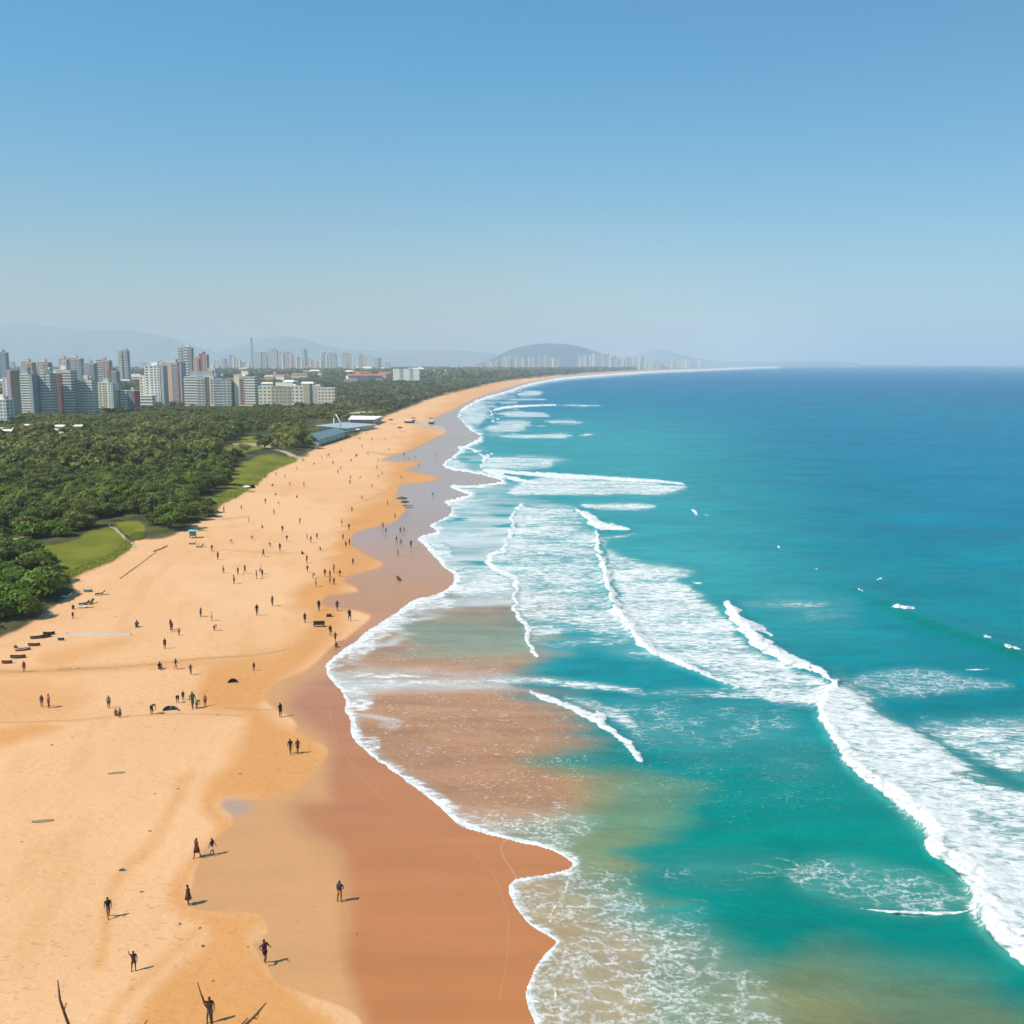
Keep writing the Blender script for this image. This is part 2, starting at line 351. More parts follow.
# big breaker on the right
W1F = [(834,683,2),(822,698,3),(818,714,4),(831,738,5),(846,763,6),(875,789,7),(904,807,8),(926,832,8),(929,850,9),(962,873,9),(977,898,9),(988,931,10),(1017,957,11),(1060,985,12),(1130,1040,13),(1300,1150,14)]
W1R = [(836,683),(864,697),(886,716),(915,729),(950,752),(1000,780),(1060,800),(1400,900),(1400,1180),(1130,1050),(1060,990),(1017,957),(988,931),(977,898),(962,873),(929,850),(926,832),(904,807),(875,789),(846,763),(831,738),(818,714),(822,698)]
inn = lambda L, k, dx, dy: [(p[0]+dx*(p[2] if len(p) > 2 else 1), p[1]+dy, p[2]*k) for p in L]
solid = add(solid, inn(W1F, 1.0, .9, -3), 3); wash = addr(wash, W1R, 5, .90)
wash = addr(wash, [(915,728),(966,721),(1024,717),(1200,710),(1300,900),(1060,805),(1000,770),(950,750)], 9, .66)
wash = addr(wash, [(836,684),(864,697),(880,716),(900,735),(930,765),(960,800),(1000,850),(1024,900),(1024,950),(985,925),(960,870),(925,830),(900,800),(870,780),(845,750),(826,715)], 16, 1.02)
wash = np.where(region(Sl, [(975,775),(1000,771),(1060,778),(1060,790),(1010,788)], 5) > .3, wash*.55, wash)
zz += .35*stroke(Sw, [(p[0]+p[2]*2.2, p[1]-6, p[2]*1.6) for p in W1F], 16)+.75*region(Sw, W1R, 9)
# middle breaker
W2 = [(728,604,3),(735,614,6),(746,627,7),(757,640,7),(772,650,6.5),(790,661,6),(808,666,4.5),(822,671,3),(830,678,1.5),(836,684,1.5)]
solid = add(solid, W2, 2); solid = add(solid, [(748,622,3),(758,627,3),(771,635,1.2)], 2)
zz += .7*stroke(Sw, [(p[0]+2, p[1]-1, p[2]*.9) for p in W2], 6)
W3 = [(578,510,1.5),(585,515,3),(592,520,4.5),(600,525,4),(612,527,2.5),(627,529,1)]
solid = add(solid, W3, 1.5); zz += .6*stroke(Sw, W3, 4)
W3b = [(597,531,1.5),(598,545,2.2),(601,558,2.5),(607,575,3),(613,600,3.2),(622,614,4),(634,630,4.5),(652,650,4),(665,655,3.5),(678,660,3.5),(692,668,2.5),(707,675,1.6),(722,681,1),(740,687,.7)]
solid = add(solid, W3b, 2); zz += .6*stroke(Sw, W3b, 6)
W4 = [(523,504,1.2),(516,511,1.3),(512,520,1.5),(512,528,1.3),(506,539,1.5),(504,550,1.5),(495,553,2.5),(489,559,3),(497,569,3),(508,574,2.5),(517,580,2.2),(514,592,2),(514,603,1.8),(517,614,1.8),(527,627,2.2),(529,643,2.2),(537,655,1.5)]
solid = add(solid, W4, 2.0); zz += .15*stroke(Sw, W4, 6)
W5 = [(483,470,1.3),(500,471,1.5),(520,473,1.8),(550,475,2.2),(580,476.5,2.),(620,479,1.6),(656,481,1.3),(684,484,.8)]
solid = add(solid, W5, 1.1); solid = add(solid, [(482,469,1),(483,462,1),(488,455,1),(492,453.6,.5)], .8); solid = add(solid, [(466,447,.7),(474,450,.9),(484,457,.8)], .6, .9)
solid = add(solid, [(482,470,1.2),(500,475,1.5),(520,480,1.6),(538,483,1.2)], 1)
W7 = [(533,692,1.6),(542,696,2.6),(552,700,2.8),(566,705,2.6),(580,711,3.4),(592,717,4.5),(601,717,6),(604,725,4),(613,733,3.5),(625,742,3.2),(634,752,3.2),(641,760,2.2)]
solid = add(solid, W7, 2.6); zz += .2*stroke(Sw, W7, 7)
# wash fields
WASH = [([(522,504),(548,502),(575,508),(584,520),(597,532),(600,556),(607,577),(614,602),(640,634),(615,637),(575,630),(545,640),(532,640),(518,613),(515,590),(489,560),(505,545),(512,522)], 5, .66),
 ([(600,535),(612,548),(640,562),(668,566),(692,573),(684,582),(722,612),(742,640),(790,668),(835,686),(820,706),(770,700),(707,676),(652,651),(622,614),(610,577)], 5, .78),
 ([(540,477),(600,478),(684,484),(675,493),(620,496),(560,496),(515,495),(512,489)], 2.5, .76),
 ([(486,456),(510,454),(540,455),(574,459),(552,463),(548,468),(520,471),(484,469)], 2.2, .70),
 ([(497,437),(512,434),(535,434),(560,433),(572,435),(560,439),(530,439)], 1.6, .74),
 ([(547,421),(565,420),(584,423),(575,425),(556,424.5)], 1.5, .72),([(484,430),(490,424),(505,420),(528,421),(532,427),(520,432),(498,433)], 2.0, .66),
 ([(500,412),(520,411),(545,413),(548,417),(525,418.5),(503,417)], 1.6, .7),([(560,405.4),(580,404.6),(600,405.5),(580,406.8)], .8, .9),
 ([(505,399.5),(525,398),(548,399),(535,401),(512,401)], 1.1, .74),([(517,394),(530,390.5),(543,392),(540,396),(522,397)], 1.4, .7),
 ([(583,433.6),(594,434.2),(590,435.8),(580,435.2)], .8, .85),([(577,503),(600,502.5),(640,503),(655,507),(640,510.5),(600,510)], 2, .75),
 ([(603,537),(625,534),(638,533),(628,536.5),(608,538.5)], 1.2, .7),([(668,574),(678,572.5),(694,575),(688,580),(672,581)], 1.8, .8),
 ([(532,640),(600,636),(640,636),(660,656),(640,660),(590,648),(560,652)], 5, .35),
 ([(345,680),(430,680),(530,677),(600,684),(640,690),(600,688),(530,683),(430,684),(360,688)], 2.5, .62),
 ([(340,670),(380,673),(430,676),(400,679),(345,678)], 2, .6),([(350,688),(372,690),(374,705),(360,712),(350,705)], 4, .62),([(356,737),(380,738),(382,750),(370,754),(360,748)], 3, .6),
 ([(343,655),(370,633),(416,602),(450,598),(455,606),(420,612),(392,632),(360,662)], 3.5, .70),
 ([(446,503),(470,497),(500,497),(480,505),(455,512),(440,524),(434,530),(428,526)], 3, .66),([(434,531),(460,528),(500,530),(502,537),(460,540),(430,540)], 3, .48),
 ([(437,560),(460,566),(490,567),(512,578),(512,598),(470,600),(448,598),(455,582)], 4, .6),([(420,538),(445,541),(455,556),(440,557),(428,548)], 2, .7),
 ([(463,405),(480,400),(490,410),(482,425),(472,428),(461,417)], 3, .6),([(443,464),(452,458),(462,461),(470,469),(455,469)], 2, .7),([(458,447),(466,446),(462,454),(450,460)], 1.5, .8),
 ([(740,603),(780,600),(830,603),(820,607),(770,608)], 3, .38),([(800,612),(840,612),(850,618),(815,620)], 3, .42),
 ([(565,698),(590,700),(625,712),(640,735),(622,728),(600,712)], 4, .55),
 ([(630,695),(720,688),(830,692),(800,698),(700,697)], 2.5, .42)]
for pts, sf, k_ in WASH: wash = addr(wash, pts, sf, k_)
solid = add(solid, [(493,412,.9),(497,409,1),(510,407,1.1),(535,405.5,1),(556,404.8,.7)], .8); solid = add(solid, [(491,414,.8),(496,418,.8),(493,422,.6)], .6, .9)
LACE = [([(537,850),(575,862),(620,876),(650,905),(695,918),(725,955),(770,990),(780,1100),(560,1100),(530,1000),(545,950),(570,935),(520,905),(515,884),(560,876)], 22, .95),
 ([(440,806),(500,812),(560,806),(600,818),(590,835),(560,850),(500,838),(455,822)], 9, .95),([(846,684),(870,674),(925,671),(985,680),(1011,686),(960,692),(900,696),(860,690)], 5, 1.),
 ([(790,870),(830,858),(900,868),(960,885),(975,906),(930,914),(860,908),(800,890)], 9, .72),([(640,700),(740,700),(800,715),(780,745),(700,760),(650,740)], 16, .50),
 ([(600,705),(650,700),(690,715),(690,745),(650,750),(620,735)], 10, .6),([(640,860),(760,855),(800,870),(720,885),(650,880)], 12, .42),([(905,725),(960,716),(1100,712),(1100,735),(980,740)], 8, .7),
 ([(770,590),(850,600),(850,622),(790,618)], 10, .35),([(750,735),(810,730),(830,770),(770,780)], 14, .28)]
for pts, sf, k_ in LACE: lace = addr(lace, pts, sf, k_)
solid = add(solid, [(860,908,.5),(890,911,1.2),(930,913,1.4),(962,911,1.4),(975,904,1.2),(979,898,.8)], 1.1, .9)
solid = add(solid, [(553,936,.8),(553,925,1.2),(556,910,1.4),(564,895,1.2),(570,880,1.2)], 1.8, .66)
solid = add(solid, [(549,951,1),(556,960,1.4),(554,980,1.4),(558,1000,1.4),(570,1020,1)], 2.2, .55)
for a in [(893,605,897,606,2.2),(898,606,914,608,1.8),(862,590,863,590.5,1.6),(881,579,882,579,2.2),(694,511,695,513,2.6),(985,635.5,992,637,1.3),(1003,645,1012,648,1.4),(1016,648,1024,650,1.2),(779,547,781,547.5,1),(790,558,791,558,.9),(818,569,819,569,1),(965,670,988,669,1.2),(694,583,700,583,1.),(706,515,709,515,.8)]:
    solid = np.maximum(solid, .85*stroke(Sf, [(a[0], a[1], a[4]*.9), (a[2], a[3], a[4]*.7)], 1.5, wm=WM))
speck = addr(speck, [(350,690),(400,640),(500,660),(560,700),(600,740),(590,800),(540,815),(460,800),(390,755)], 18, .9)
speck = addr(speck, [(590,740),(700,740),(830,720),(850,800),(700,830),(600,800)], 25, .45)
# far white flecks
# ---- surface relief ----
swell = np.sin((wy+wx*.42)/9.5+4*m1)*.16+np.sin((wy*.8+wx*.7)/5.1+3*m2)*.06
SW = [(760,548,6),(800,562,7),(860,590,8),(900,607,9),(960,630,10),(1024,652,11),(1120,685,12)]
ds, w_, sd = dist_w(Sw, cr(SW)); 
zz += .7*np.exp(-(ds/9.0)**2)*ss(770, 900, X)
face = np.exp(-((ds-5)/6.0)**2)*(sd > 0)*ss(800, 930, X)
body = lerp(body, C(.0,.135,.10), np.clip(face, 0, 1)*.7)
lump = (fbm(wx/1.6, wy/1.6, 4, 71)-.4)
cal = ss(3, 60, ssea)
zw = cal*swell*ss(3000, 600, D)+zz*ss(1, 16, ssea)+lump*np.clip(solid, 0, 1)*ss(4, 30, ssea)*np.interp(X, [540,760], [.3,.9])+.12*lump*wash
zw = np.where(ssea > -1, np.maximum(zw, -.3)+0.012, -0.02)
milk = np.clip(np.maximum(wash*.5, lace*.22), 0, .5); body = lerp(body, C(.34,.46,.45), milk*.8)
foam4 = np.stack([solid, wash, lace, speck], 1)
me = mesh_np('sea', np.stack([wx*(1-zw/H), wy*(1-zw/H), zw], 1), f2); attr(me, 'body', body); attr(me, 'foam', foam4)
m, nt, b = mat('sea_water')
B = nd(nt, 'ShaderNodeAttribute', attribute_name='body'); Fo = nd(nt, 'ShaderNodeAttribute', attribute_name='foam')
sp = nd(nt, 'ShaderNodeSeparateColor'); nt.links.new(Fo.outputs['Color'], sp.inputs[0])
so, wa, la = sp.outputs; spk = Fo.outputs['Alpha']
v1 = coords(nt, .42, 1, 1); v0 = coords(nt)
nw = noise(nt, v1, 1.15, 9, .68, .9); nb = noise(nt, v1, .16, 4, .6, .5)
t = mth(nt, 'ADD', wa, mth(nt, 'ADD', mth(nt, 'MULTIPLY', mth(nt, 'SUBTRACT', nw, .5), 2.4), mth(nt, 'MULTIPLY', mth(nt, 'SUBTRACT', nb, .5), 1.5)))
f_w = mth(nt, 'MULTIPLY', mrange(nt, t, .36, .92), mrange(nt, wa, .05, .4))
nsol = noise(nt, v0, 1.1, 9, .68, .4)
f_s = mrange(nt, mth(nt, 'ADD', so, mth(nt, 'MULTIPLY', mth(nt, 'SUBTRACT', nsol, .5), 1.7)), .34, .66)
f_s = mth(nt, 'MULTIPLY', f_s, mrange(nt, so, .02, .2))
# net of foam threads
wn = nd(nt, 'ShaderNodeTexNoise', i_Scale=.55, i_Detail=5, i_Roughness=.6); nt.links.new(v0, wn.inputs['Vector'])
off_ = nd(nt, 'ShaderNodeVectorMath', operation='SCALE'); nt.links.new(wn.outputs['Color'], off_.inputs[0]); off_.inputs['Scale'].default_value = 1.5
vs = nd(nt, 'ShaderNodeVectorMath', operation='ADD'); nt.links.new(coords(nt, .50, 1, 1), vs.inputs[0]); nt.links.new(off_.outputs[0], vs.inputs[1])
def lacef(scale, w):
    vo = nd(nt, 'ShaderNodeTexVoronoi', feature='DISTANCE_TO_EDGE', i_Scale=scale); nt.links.new(vs.outputs[0], vo.inputs['Vector'])
    return mrange(nt, vo.outputs['Distance'], 0.0, mth(nt, 'MULTIPLY', mth(nt, 'ADD', .25, la), w), 1, 0)
ln = noise(nt, v0, .22, 4, .6)
gate = mrange(nt, mth(nt, 'ADD', la, mth(nt, 'MULTIPLY', mth(nt, 'SUBTRACT', ln, .5), 2.3)), .25, .95)
brk = mrange(nt, noise(nt, v0, 2.4, 4, .6), .38, .60, .05, 1)
l_ = mth(nt, 'MAXIMUM', lacef(.68, .16), mth(nt, 'MULTIPLY', lacef(1.5, .16), mth(nt, 'MULTIPLY', mrange(nt, la, .3, .9), mrange(nt, ln, .42, .6))))
f_l = mth(nt, 'MULTIPLY', mth(nt, 'MULTIPLY', l_, brk), gate)
vk = noise(nt, coords(nt, .5, 1, 1), 4.2, 3, .6, .6)
f_k = mth(nt, 'MULTIPLY', mrange(nt, mth(nt, 'ADD', vk, mth(nt, 'MULTIPLY', mth(nt, 'SUBTRACT', ln, .5), .3)), .60, .70), mrange(nt, spk, .1, .9, 0, .75))
foam = mth(nt, 'MAXIMUM', mth(nt, 'MAXIMUM', f_s, mth(nt, 'MULTIPLY', f_w, .93)), mth(nt, 'MAXIMUM', mth(nt, 'MULTIPLY', f_l, .72), f_k))
# scattered threads everywhere close to the surf and wind-drawn streaks
stk = noise(nt, coords(nt, .10, .8, 1), .35, 5, .6, .4)
wav = noise(nt, coords(nt, .35, 1, 1), .30, 6, .6, .2)
chp = noise(nt, coords(nt, .4, 1, 1), .05, 6, .65, .3)
bf = mth(nt, 'ADD', mth(nt, 'ADD', .84, mth(nt, 'MULTIPLY', mth(nt, 'SUBTRACT', chp, .5), .45)), mth(nt, 'ADD', mth(nt, 'MULTIPLY', mth(nt, 'SUBTRACT', stk, .25), .5), mth(nt, 'MULTIPLY', mth(nt, 'SUBTRACT', wav, .3), .55)))
sc = nd(nt, 'ShaderNodeVectorMath', operation='SCALE'); nt.links.new(B.outputs['Color'], sc.inputs[0]); nt.links.new(bf, sc.inputs['Scale'])
fc = mixc(nt, mrange(nt, mth(nt, 'ADD', mth(nt, 'MULTIPLY', nw, .6), mth(nt, 'MULTIPLY', nsol, .4)), .38, .56), (.50,.52,.51), (.82,.785,.725)); nt.links.new(mixc(nt, foam, sc.outputs[0], fc), b.inputs['Base Color'])
nt.links.new(mrange(nt, foam, 0, 1, .36, .9), b.inputs['Roughness']); b.inputs['Specular IOR Level'].default_value = .05; b.inputs['IOR'].default_value = 1.33
hh = mth(nt, 'ADD', mth(nt, 'MULTIPLY', wav, 1.2), mth(nt, 'ADD', mth(nt, 'MULTIPLY', noise(nt, v0, .9, 5, .6), .35), mth(nt, 'MULTIPLY', mth(nt, 'MULTIPLY', foam, nsol), 1.2)))
chop = noise(nt, coords(nt, .55, 1, 1), .09, 6, .62, .3); hh = mth(nt, 'ADD', hh, mth(nt, 'MULTIPLY', chop, 3.5)); nt.links.new(bump(nt, hh, .30, 1.0), b.inputs['Normal'])
tag(link('sea', me, None, [m]), kind='structure', label='turquoise sea with lines of breaking waves and foam', cat='sea')
# deep bed closing the place off below
bm = bmesh.new(); bmesh.ops.create_grid(bm, x_segments=40, y_segments=40, size=33000)
me = bpy.data.meshes.new('seabed'); bm.to_mesh(me); bm.free()
o = link('seabed', me, None, [simple('seabed_sand', (.03,.10,.11), .9, .2, .01)]); o.location = (0, 0, -6); tag(o, kind='structure', label='dark sandy bed far below the water', cat='seabed')
# ================= hills =================
def hill(prof, dist, halfdepth, seed):
    prof = np.array(prof, float); px = np.arange(prof[0, 0], prof[-1, 0], 2.0); py = np.interp(px, prof[:, 0], prof[:, 1])
    n = 28; t = np.linspace(-1, 1, n); V = []
    for k, tt in enumerate(t):
        y = dist+tt*halfdepth; x0 = (px-512)/F*(dist*CP+H*SP)
        top = H+dist*(-SP+(512-py)/F*CP)/(CP+(512-py)/F*SP); top = np.maximum(top, 1)
        x = x0*(1+tt*halfdepth/dist*.3)
        r = 1-abs(fbm(x/900, np.full_like(x, y)/900, 5, seed)-.5)*2
        zz_ = top*(np.cos(tt*math.pi/2)**1.3)*(.80+.2*r if abs(tt) > .12 else 1)-3
        V.append(np.stack([x, np.full_like(x, y), zz_], 1))
    V = np.concatenate(V); m_ = len(px); i = np.arange(n*m_).reshape(n, m_)
    return V, np.stack([i[:-1, :-1], i[:-1, 1:], i[1:, 1:], i[1:, :-1]], -1).reshape(-1, 4)
def rough(v, m_):
    m_, nt, b = mat(v)[0:3]; return m_
hm_far = simple('haze_paled_mountain', (.17,.24,.28), .95, .08, .0012); hm_near = simple('haze_blued_wooded_hill', (.05,.12,.165), .95, .2, .004); hm_mid = simple('haze_paled_headland', (.17,.235,.27), .95, .1, .002)  # distance haze put into the hill colours, on top of the haze volume
for nm, prof, ds_, hd, mm, lb in (
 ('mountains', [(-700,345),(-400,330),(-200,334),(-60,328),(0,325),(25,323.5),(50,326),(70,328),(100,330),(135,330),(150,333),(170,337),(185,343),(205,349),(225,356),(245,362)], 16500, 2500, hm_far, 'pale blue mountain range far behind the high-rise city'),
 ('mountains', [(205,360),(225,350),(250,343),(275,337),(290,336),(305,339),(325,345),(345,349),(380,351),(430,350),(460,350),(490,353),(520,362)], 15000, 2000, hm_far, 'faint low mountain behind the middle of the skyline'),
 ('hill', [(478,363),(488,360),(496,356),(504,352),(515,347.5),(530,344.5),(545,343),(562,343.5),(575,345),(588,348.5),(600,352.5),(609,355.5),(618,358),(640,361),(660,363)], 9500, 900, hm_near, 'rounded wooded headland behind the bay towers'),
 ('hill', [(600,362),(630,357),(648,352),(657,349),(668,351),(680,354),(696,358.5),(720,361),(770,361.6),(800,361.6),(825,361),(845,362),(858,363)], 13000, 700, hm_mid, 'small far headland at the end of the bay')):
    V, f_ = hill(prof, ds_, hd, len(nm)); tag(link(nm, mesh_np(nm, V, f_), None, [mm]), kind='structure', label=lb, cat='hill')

# ================= vegetation =================
def leafmat(name, c1, c2, c3, wide=0.0):
    m_, nt, b = mat(name); oi = nd(nt, 'ShaderNodeObjectInfo'); v = coords(nt)
    a_ = nd(nt, 'ShaderNodeAttribute', attribute_name='tint')
    n_ = noise(nt, v, .9, 3); n2_ = noise(nt, v, .16, 3)
    c = mixc(nt, mrange(nt, n_, .35, .65), c1, c2); c = mixc(nt, mth(nt, 'MULTIPLY', oi.outputs['Random'], .55), c, c3)
    big = noise(nt, coords(nt, 1, .6, 1), .022, 4, .6); c = mixc(nt, mth(nt, 'MULTIPLY', mrange(nt, big, .45, .62), wide), c, (.20,.185,.045)); c = mixc(nt, mth(nt, 'MULTIPLY', mrange(nt, big, .46, .36), wide), c, (.045,.06,.016))
    f_ = mth(nt, 'ADD', .95, mth(nt, 'MULTIPLY', a_.outputs['Fac'], 1.25))
    s_ = nd(nt, 'ShaderNodeVectorMath', operation='SCALE'); nt.links.new(c, s_.inputs[0]); nt.links.new(f_, s_.inputs['Scale'])
    nt.links.new(s_.outputs[0], b.inputs['Base Color']); b.inputs['Roughness'].default_value = .65; b.inputs['Specular IOR Level'].default_value = .25
    tr_ = nd(nt, 'ShaderNodeBsdfTranslucent'); nt.links.new(s_.outputs[0], tr_.inputs[0]); mx = nd(nt, 'ShaderNodeMixShader'); mx.inputs[0].default_value = .35
    nt.links.new(b.outputs[0], mx.inputs[1]); nt.links.new(tr_.outputs[0], mx.inputs[2]); nt.links.new(mx.outputs[0], nt.nodes['Material Output'].inputs[0]); return m_
L_dark = leafmat('dark_leaves', (.042,.062,.012), (.075,.100,.018), (.115,.115,.022))
L_mid = leafmat('green_leaves', (.085,.130,.012), (.130,.175,.018), (.060,.095,.014))
L_olive = leafmat('olive_leaves', (.100,.110,.022), (.155,.150,.035), (.070,.090,.018))
L_palm = leafmat('palm_leaves', (.12,.16,.022), (.20,.21,.045), (.09,.12,.02))
L_far = leafmat('distant_leaves', (.050,.064,.026), (.085,.092,.038), (.065,.075,.035), .45)
bark = simple('bark', (.16,.11,.07), .9, .25, 3)
def leaves(n_blob, R_, hh, nleaf, ls, seed, flat=.6):
    """crown: leaf-clump quads spread over overlapping blobs"""
    r = np.random.default_rng(seed); V = []; T = []
    ang = r.uniform(0, 6.283, n_blob); rad = R_*.62*np.sqrt(r.uniform(0, 1, n_blob))
    bc = np.stack([rad*np.cos(ang), rad*np.sin(ang), hh*(.55+.25*r.uniform(-1, 1, n_blob)-.18*(rad/R_)**2)], 1); br = R_*r.uniform(.28, .5, n_blob)
    per = nleaf//n_blob
    for c, q in zip(bc, br):
        d = r.normal(size=(per, 3)); d /= np.linalg.norm(d, axis=1)[:, None]; d[:, 2] = np.where(d[:, 2] < -.45, -d[:, 2], d[:, 2])
        s = q*r.uniform(.72, 1.08, per)[:, None]; p = c+d*s*np.array([1, 1, flat])
        nrm = d+r.normal(size=(per, 3))*.45; nrm /= np.linalg.norm(nrm, axis=1)[:, None]
        u = np.cross(nrm, r.normal(size=(per, 3))); u /= np.linalg.norm(u, axis=1)[:, None]; v = np.cross(nrm, u)
        sz = ls*r.uniform(.6, 1.3, per)[:, None]
        V.append(np.stack([p-u*sz-v*sz*.6, p+u*sz-v*sz*.6, p+u*sz*.8+v*sz*.6, p-u*sz*.8+v*sz*.6], 1)); T.append(np.repeat(r.uniform(0, 1)*.5+r.uniform(0, 1, per)*.5, 4))
    V = np.concatenate(V).reshape(-1, 3); T = np.concatenate(T); V[:, 2] = np.maximum(V[:, 2], .1); return V, T
def crown_mesh(name, VT):
    V, T = VT; me = mesh_np(name, V, np.arange(len(V)).reshape(-1, 4), False); attr(me, 'tint', T); return me
def tube(bm, pts, rs, seg=6, cap=True):
    rings = []
    for i, p in enumerate(pts):
        p = Vector(p); a = Vector(pts[max(i-1, 0)]); b_ = Vector(pts[min(i+1, len(pts)-1)]); t = (b_-a).normalized()
        u = t.orthogonal().normalized(); w_ = t.cross(u)
        rings.append([bm.verts.new(p+(u*math.cos(k*6.28318/seg)+w_*math.sin(k*6.28318/seg))*rs[i]) for k in range(seg)])
    for i in range(len(rings)-1):
        for k in range(seg): bm.faces.new((rings[i][k], rings[i][(k+1) % seg], rings[i+1][(k+1) % seg], rings[i+1][k]))
    if cap: bm.faces.new(rings[0][::-1]); bm.faces.new(rings[-1])
def bmesh_me(name, fn, smooth=True):
    bm = bmesh.new(); fn(bm); bmesh.ops.recalc_face_normals(bm, faces=bm.faces); me = bpy.data.meshes.new(name); bm.to_mesh(me); bm.free()
    if smooth:
        for p_ in me.polygons: p_.use_smooth = True
    return me
def trunk_fn(hh, R_, r0, n, seed):
    r = random.Random(seed)
    def fn(bm):
        top = (r.uniform(-.3, .3), r.uniform(-.3, .3), hh*.55)
        tube(bm, [(0, 0, -.6), (top[0]*.4, top[1]*.4, hh*.25), top], [r0*1.3, r0, r0*.6])
        for i in range(n):
            a = 6.283*i/n+r.uniform(-.3, .3); q = R_*r.uniform(.4, .7)
            tube(bm, [(top[0]*.5, top[1]*.5, hh*.3), (q*.5*math.cos(a), q*.5*math.sin(a), hh*.5), (q*math.cos(a), q*math.sin(a), hh*.66)], [r0*.55, r0*.38, r0*.15], 5)
    return fn
def palm_fn(hh, seed):
    r = random.Random(seed); n = 16
    def fn(bm):
        for i in range(n):
            a = 6.283*i/n*1.0+r.uniform(-.2, .2); up = r.uniform(-.15, .95); L_ = r.uniform(2.2, 2.9)
            pts = []
            for k in range(7):
                s = k/6; out = L_*s*math.cos(up*.8*(1-s)); zc = hh+L_*(math.sin(up)*s-.75*s*s*(1.1-up*.3)); pts.append(Vector((out*math.cos(a), out*math.sin(a), zc)))
            side = Vector((-math.sin(a), math.cos(a), 0))
            for k in range(6):
                w0 = .42*math.sin(math.pi*min(1, .2+k/6*.8)); w1 = .42*math.sin(math.pi*min(1, .2+(k+1)/6*.8))
                for sg in (-1, 1):
                    for q in range(2):
                        f0 = q/2; f1 = f0+.36; p0 = pts[k].lerp(pts[k+1], f0); p1 = pts[k].lerp(pts[k+1], f1)
                        t0 = p0+side*sg*w0*1.6+Vector((0, 0, -.28*w0))+(pts[k+1]-pts[k])*.5
                        bm.faces.new([bm.verts.new(p0), bm.verts.new(p1), bm.verts.new(t0)])
    return fn
def tree_tpl(kind):
    o = empty({'b': 'broadleaf_tree', 's': 'shrub', 'p': 'palm_tree'}[kind[0]], (0, 0, 0)); K = kind[0]; sd = int(kind[1])
    if K == 'p':
        hh = 8+sd; tm = bmesh_me('trunk', lambda bm: tube(bm, [(0, 0, -.5), (.15, .1, hh*.4), (.3+.1*sd, .1, hh*.8), (0, 0, hh)], [.24, .17, .14, .15], 7)); link('trunk', tm, o, [bark])
        me = bmesh_me('crown', palm_fn(hh, sd), False); link('crown', me, o, [L_palm]); attr(me, 'tint', np.random.default_rng(sd).uniform(.2, 1, len(me.vertices)))
    else:
        R_, hh, nl, nb_ = (4.6, 7.5, 1900, 15) if K == 'b' else (2.6, 3.2, 900, 9)
        link('trunk', bmesh_me('trunk', trunk_fn(hh, R_, .26 if K == 'b' else .1, 5, sd)), o, [bark])
        link('crown', crown_mesh('crown', leaves(nb_, R_, hh, nl, .30 if K == 'b' else .22, 100+sd, .62)), o, [(L_dark, L_mid, L_olive)[sd % 3]])
    return o
TPL = {k: tree_tpl(k) for k in ('b0', 'b1', 'b2', 'b3', 'b4', 's0', 's1', 's2', 'p0', 'p1')}
used_tpl = set()
def plant(kind, px, py, scale=1.0, sz=None, rz=None, loc=None):
    src = TPL[kind]
    if kind in used_tpl: o = copy_tree(src)
    else: o = src; used_tpl.add(kind)
    o.location = loc if loc is not None else place(px, py)
    o.rotation_euler = (0, 0, rz if rz is not None else random.uniform(0, 6.28)); o.scale = (scale, scale, (sz or 1)*scale); return o
# positions on a jittered world grid inside the wooded strip
def scatter(y0, y1, sp, pxlo, pxhi, seed):
    r = np.random.default_rng(seed); x0 = -.75*y1-50; gx, gy = np.meshgrid(np.arange(x0, .45*y1, sp), np.arange(y0, y1, sp))
    x = gx.ravel()+r.uniform(-.42, .42, gx.size)*sp; y = gy.ravel()+r.uniform(-.42, .42, gx.size)*sp
    u, v = w2g(x, y); k = (u > pxlo) & (u < pxhi); x, y, u, v = x[k], y[k], u[k], v[k]; Q = np.stack([u, v], 1)
    ok = psd(Q, VEG, mg=60) > np.interp(y, [150, 400, 900, 3000], [5, 3, 1.3, .5])
    for l_ in LAWNS: ok &= psd(Q, l_, mg=60) < -np.interp(y, [150, 300, 600], [7, 4.5, 2])
    for pts in PATHS: ok &= dist_w(Q, np.array(pts, float))[0] > 2
    for (a, b_, c, d) in KEEP: ok &= ~((u > a) & (u < b_) & (v > b_*0+c) & (v < d))
    return x[ok], y[ok], u[ok], v[ok]
KEEP = [(303,382,421,446),(256,338,403,409.5),(0,140,414,418.5),(140,258,406.5,411)]
xs, ys, us, vs_ = scatter(120, 420, 6.2, -10, 700, 5)
order = np.argsort(np.hypot(xs, ys)); near_ix = order[:275]; rest_ix = order[275:]
gk = {'b': 'broadleaf trees of the coastal wood', 's': 'shrubs edging the beach wood', 'p': 'palms in the coastal wood'}
def zone(u, v):
    if v > 560: return 'in the thicket by the sand'
    if v > 528 and u < 60: return 'left of the lower lawn'
    if v > 500 and u > 140: return 'by the sand near the teal hut'
    if v > 500: return 'in the wood behind the lower lawn'
    if u > 170: return 'in the wood beside the upper lawn'
    return 'deep in the wood left of the upper lawn'
names = {0: 'dark green', 1: 'bright green', 2: 'olive green'}
zd = {}
lz = lambda u, v: .8
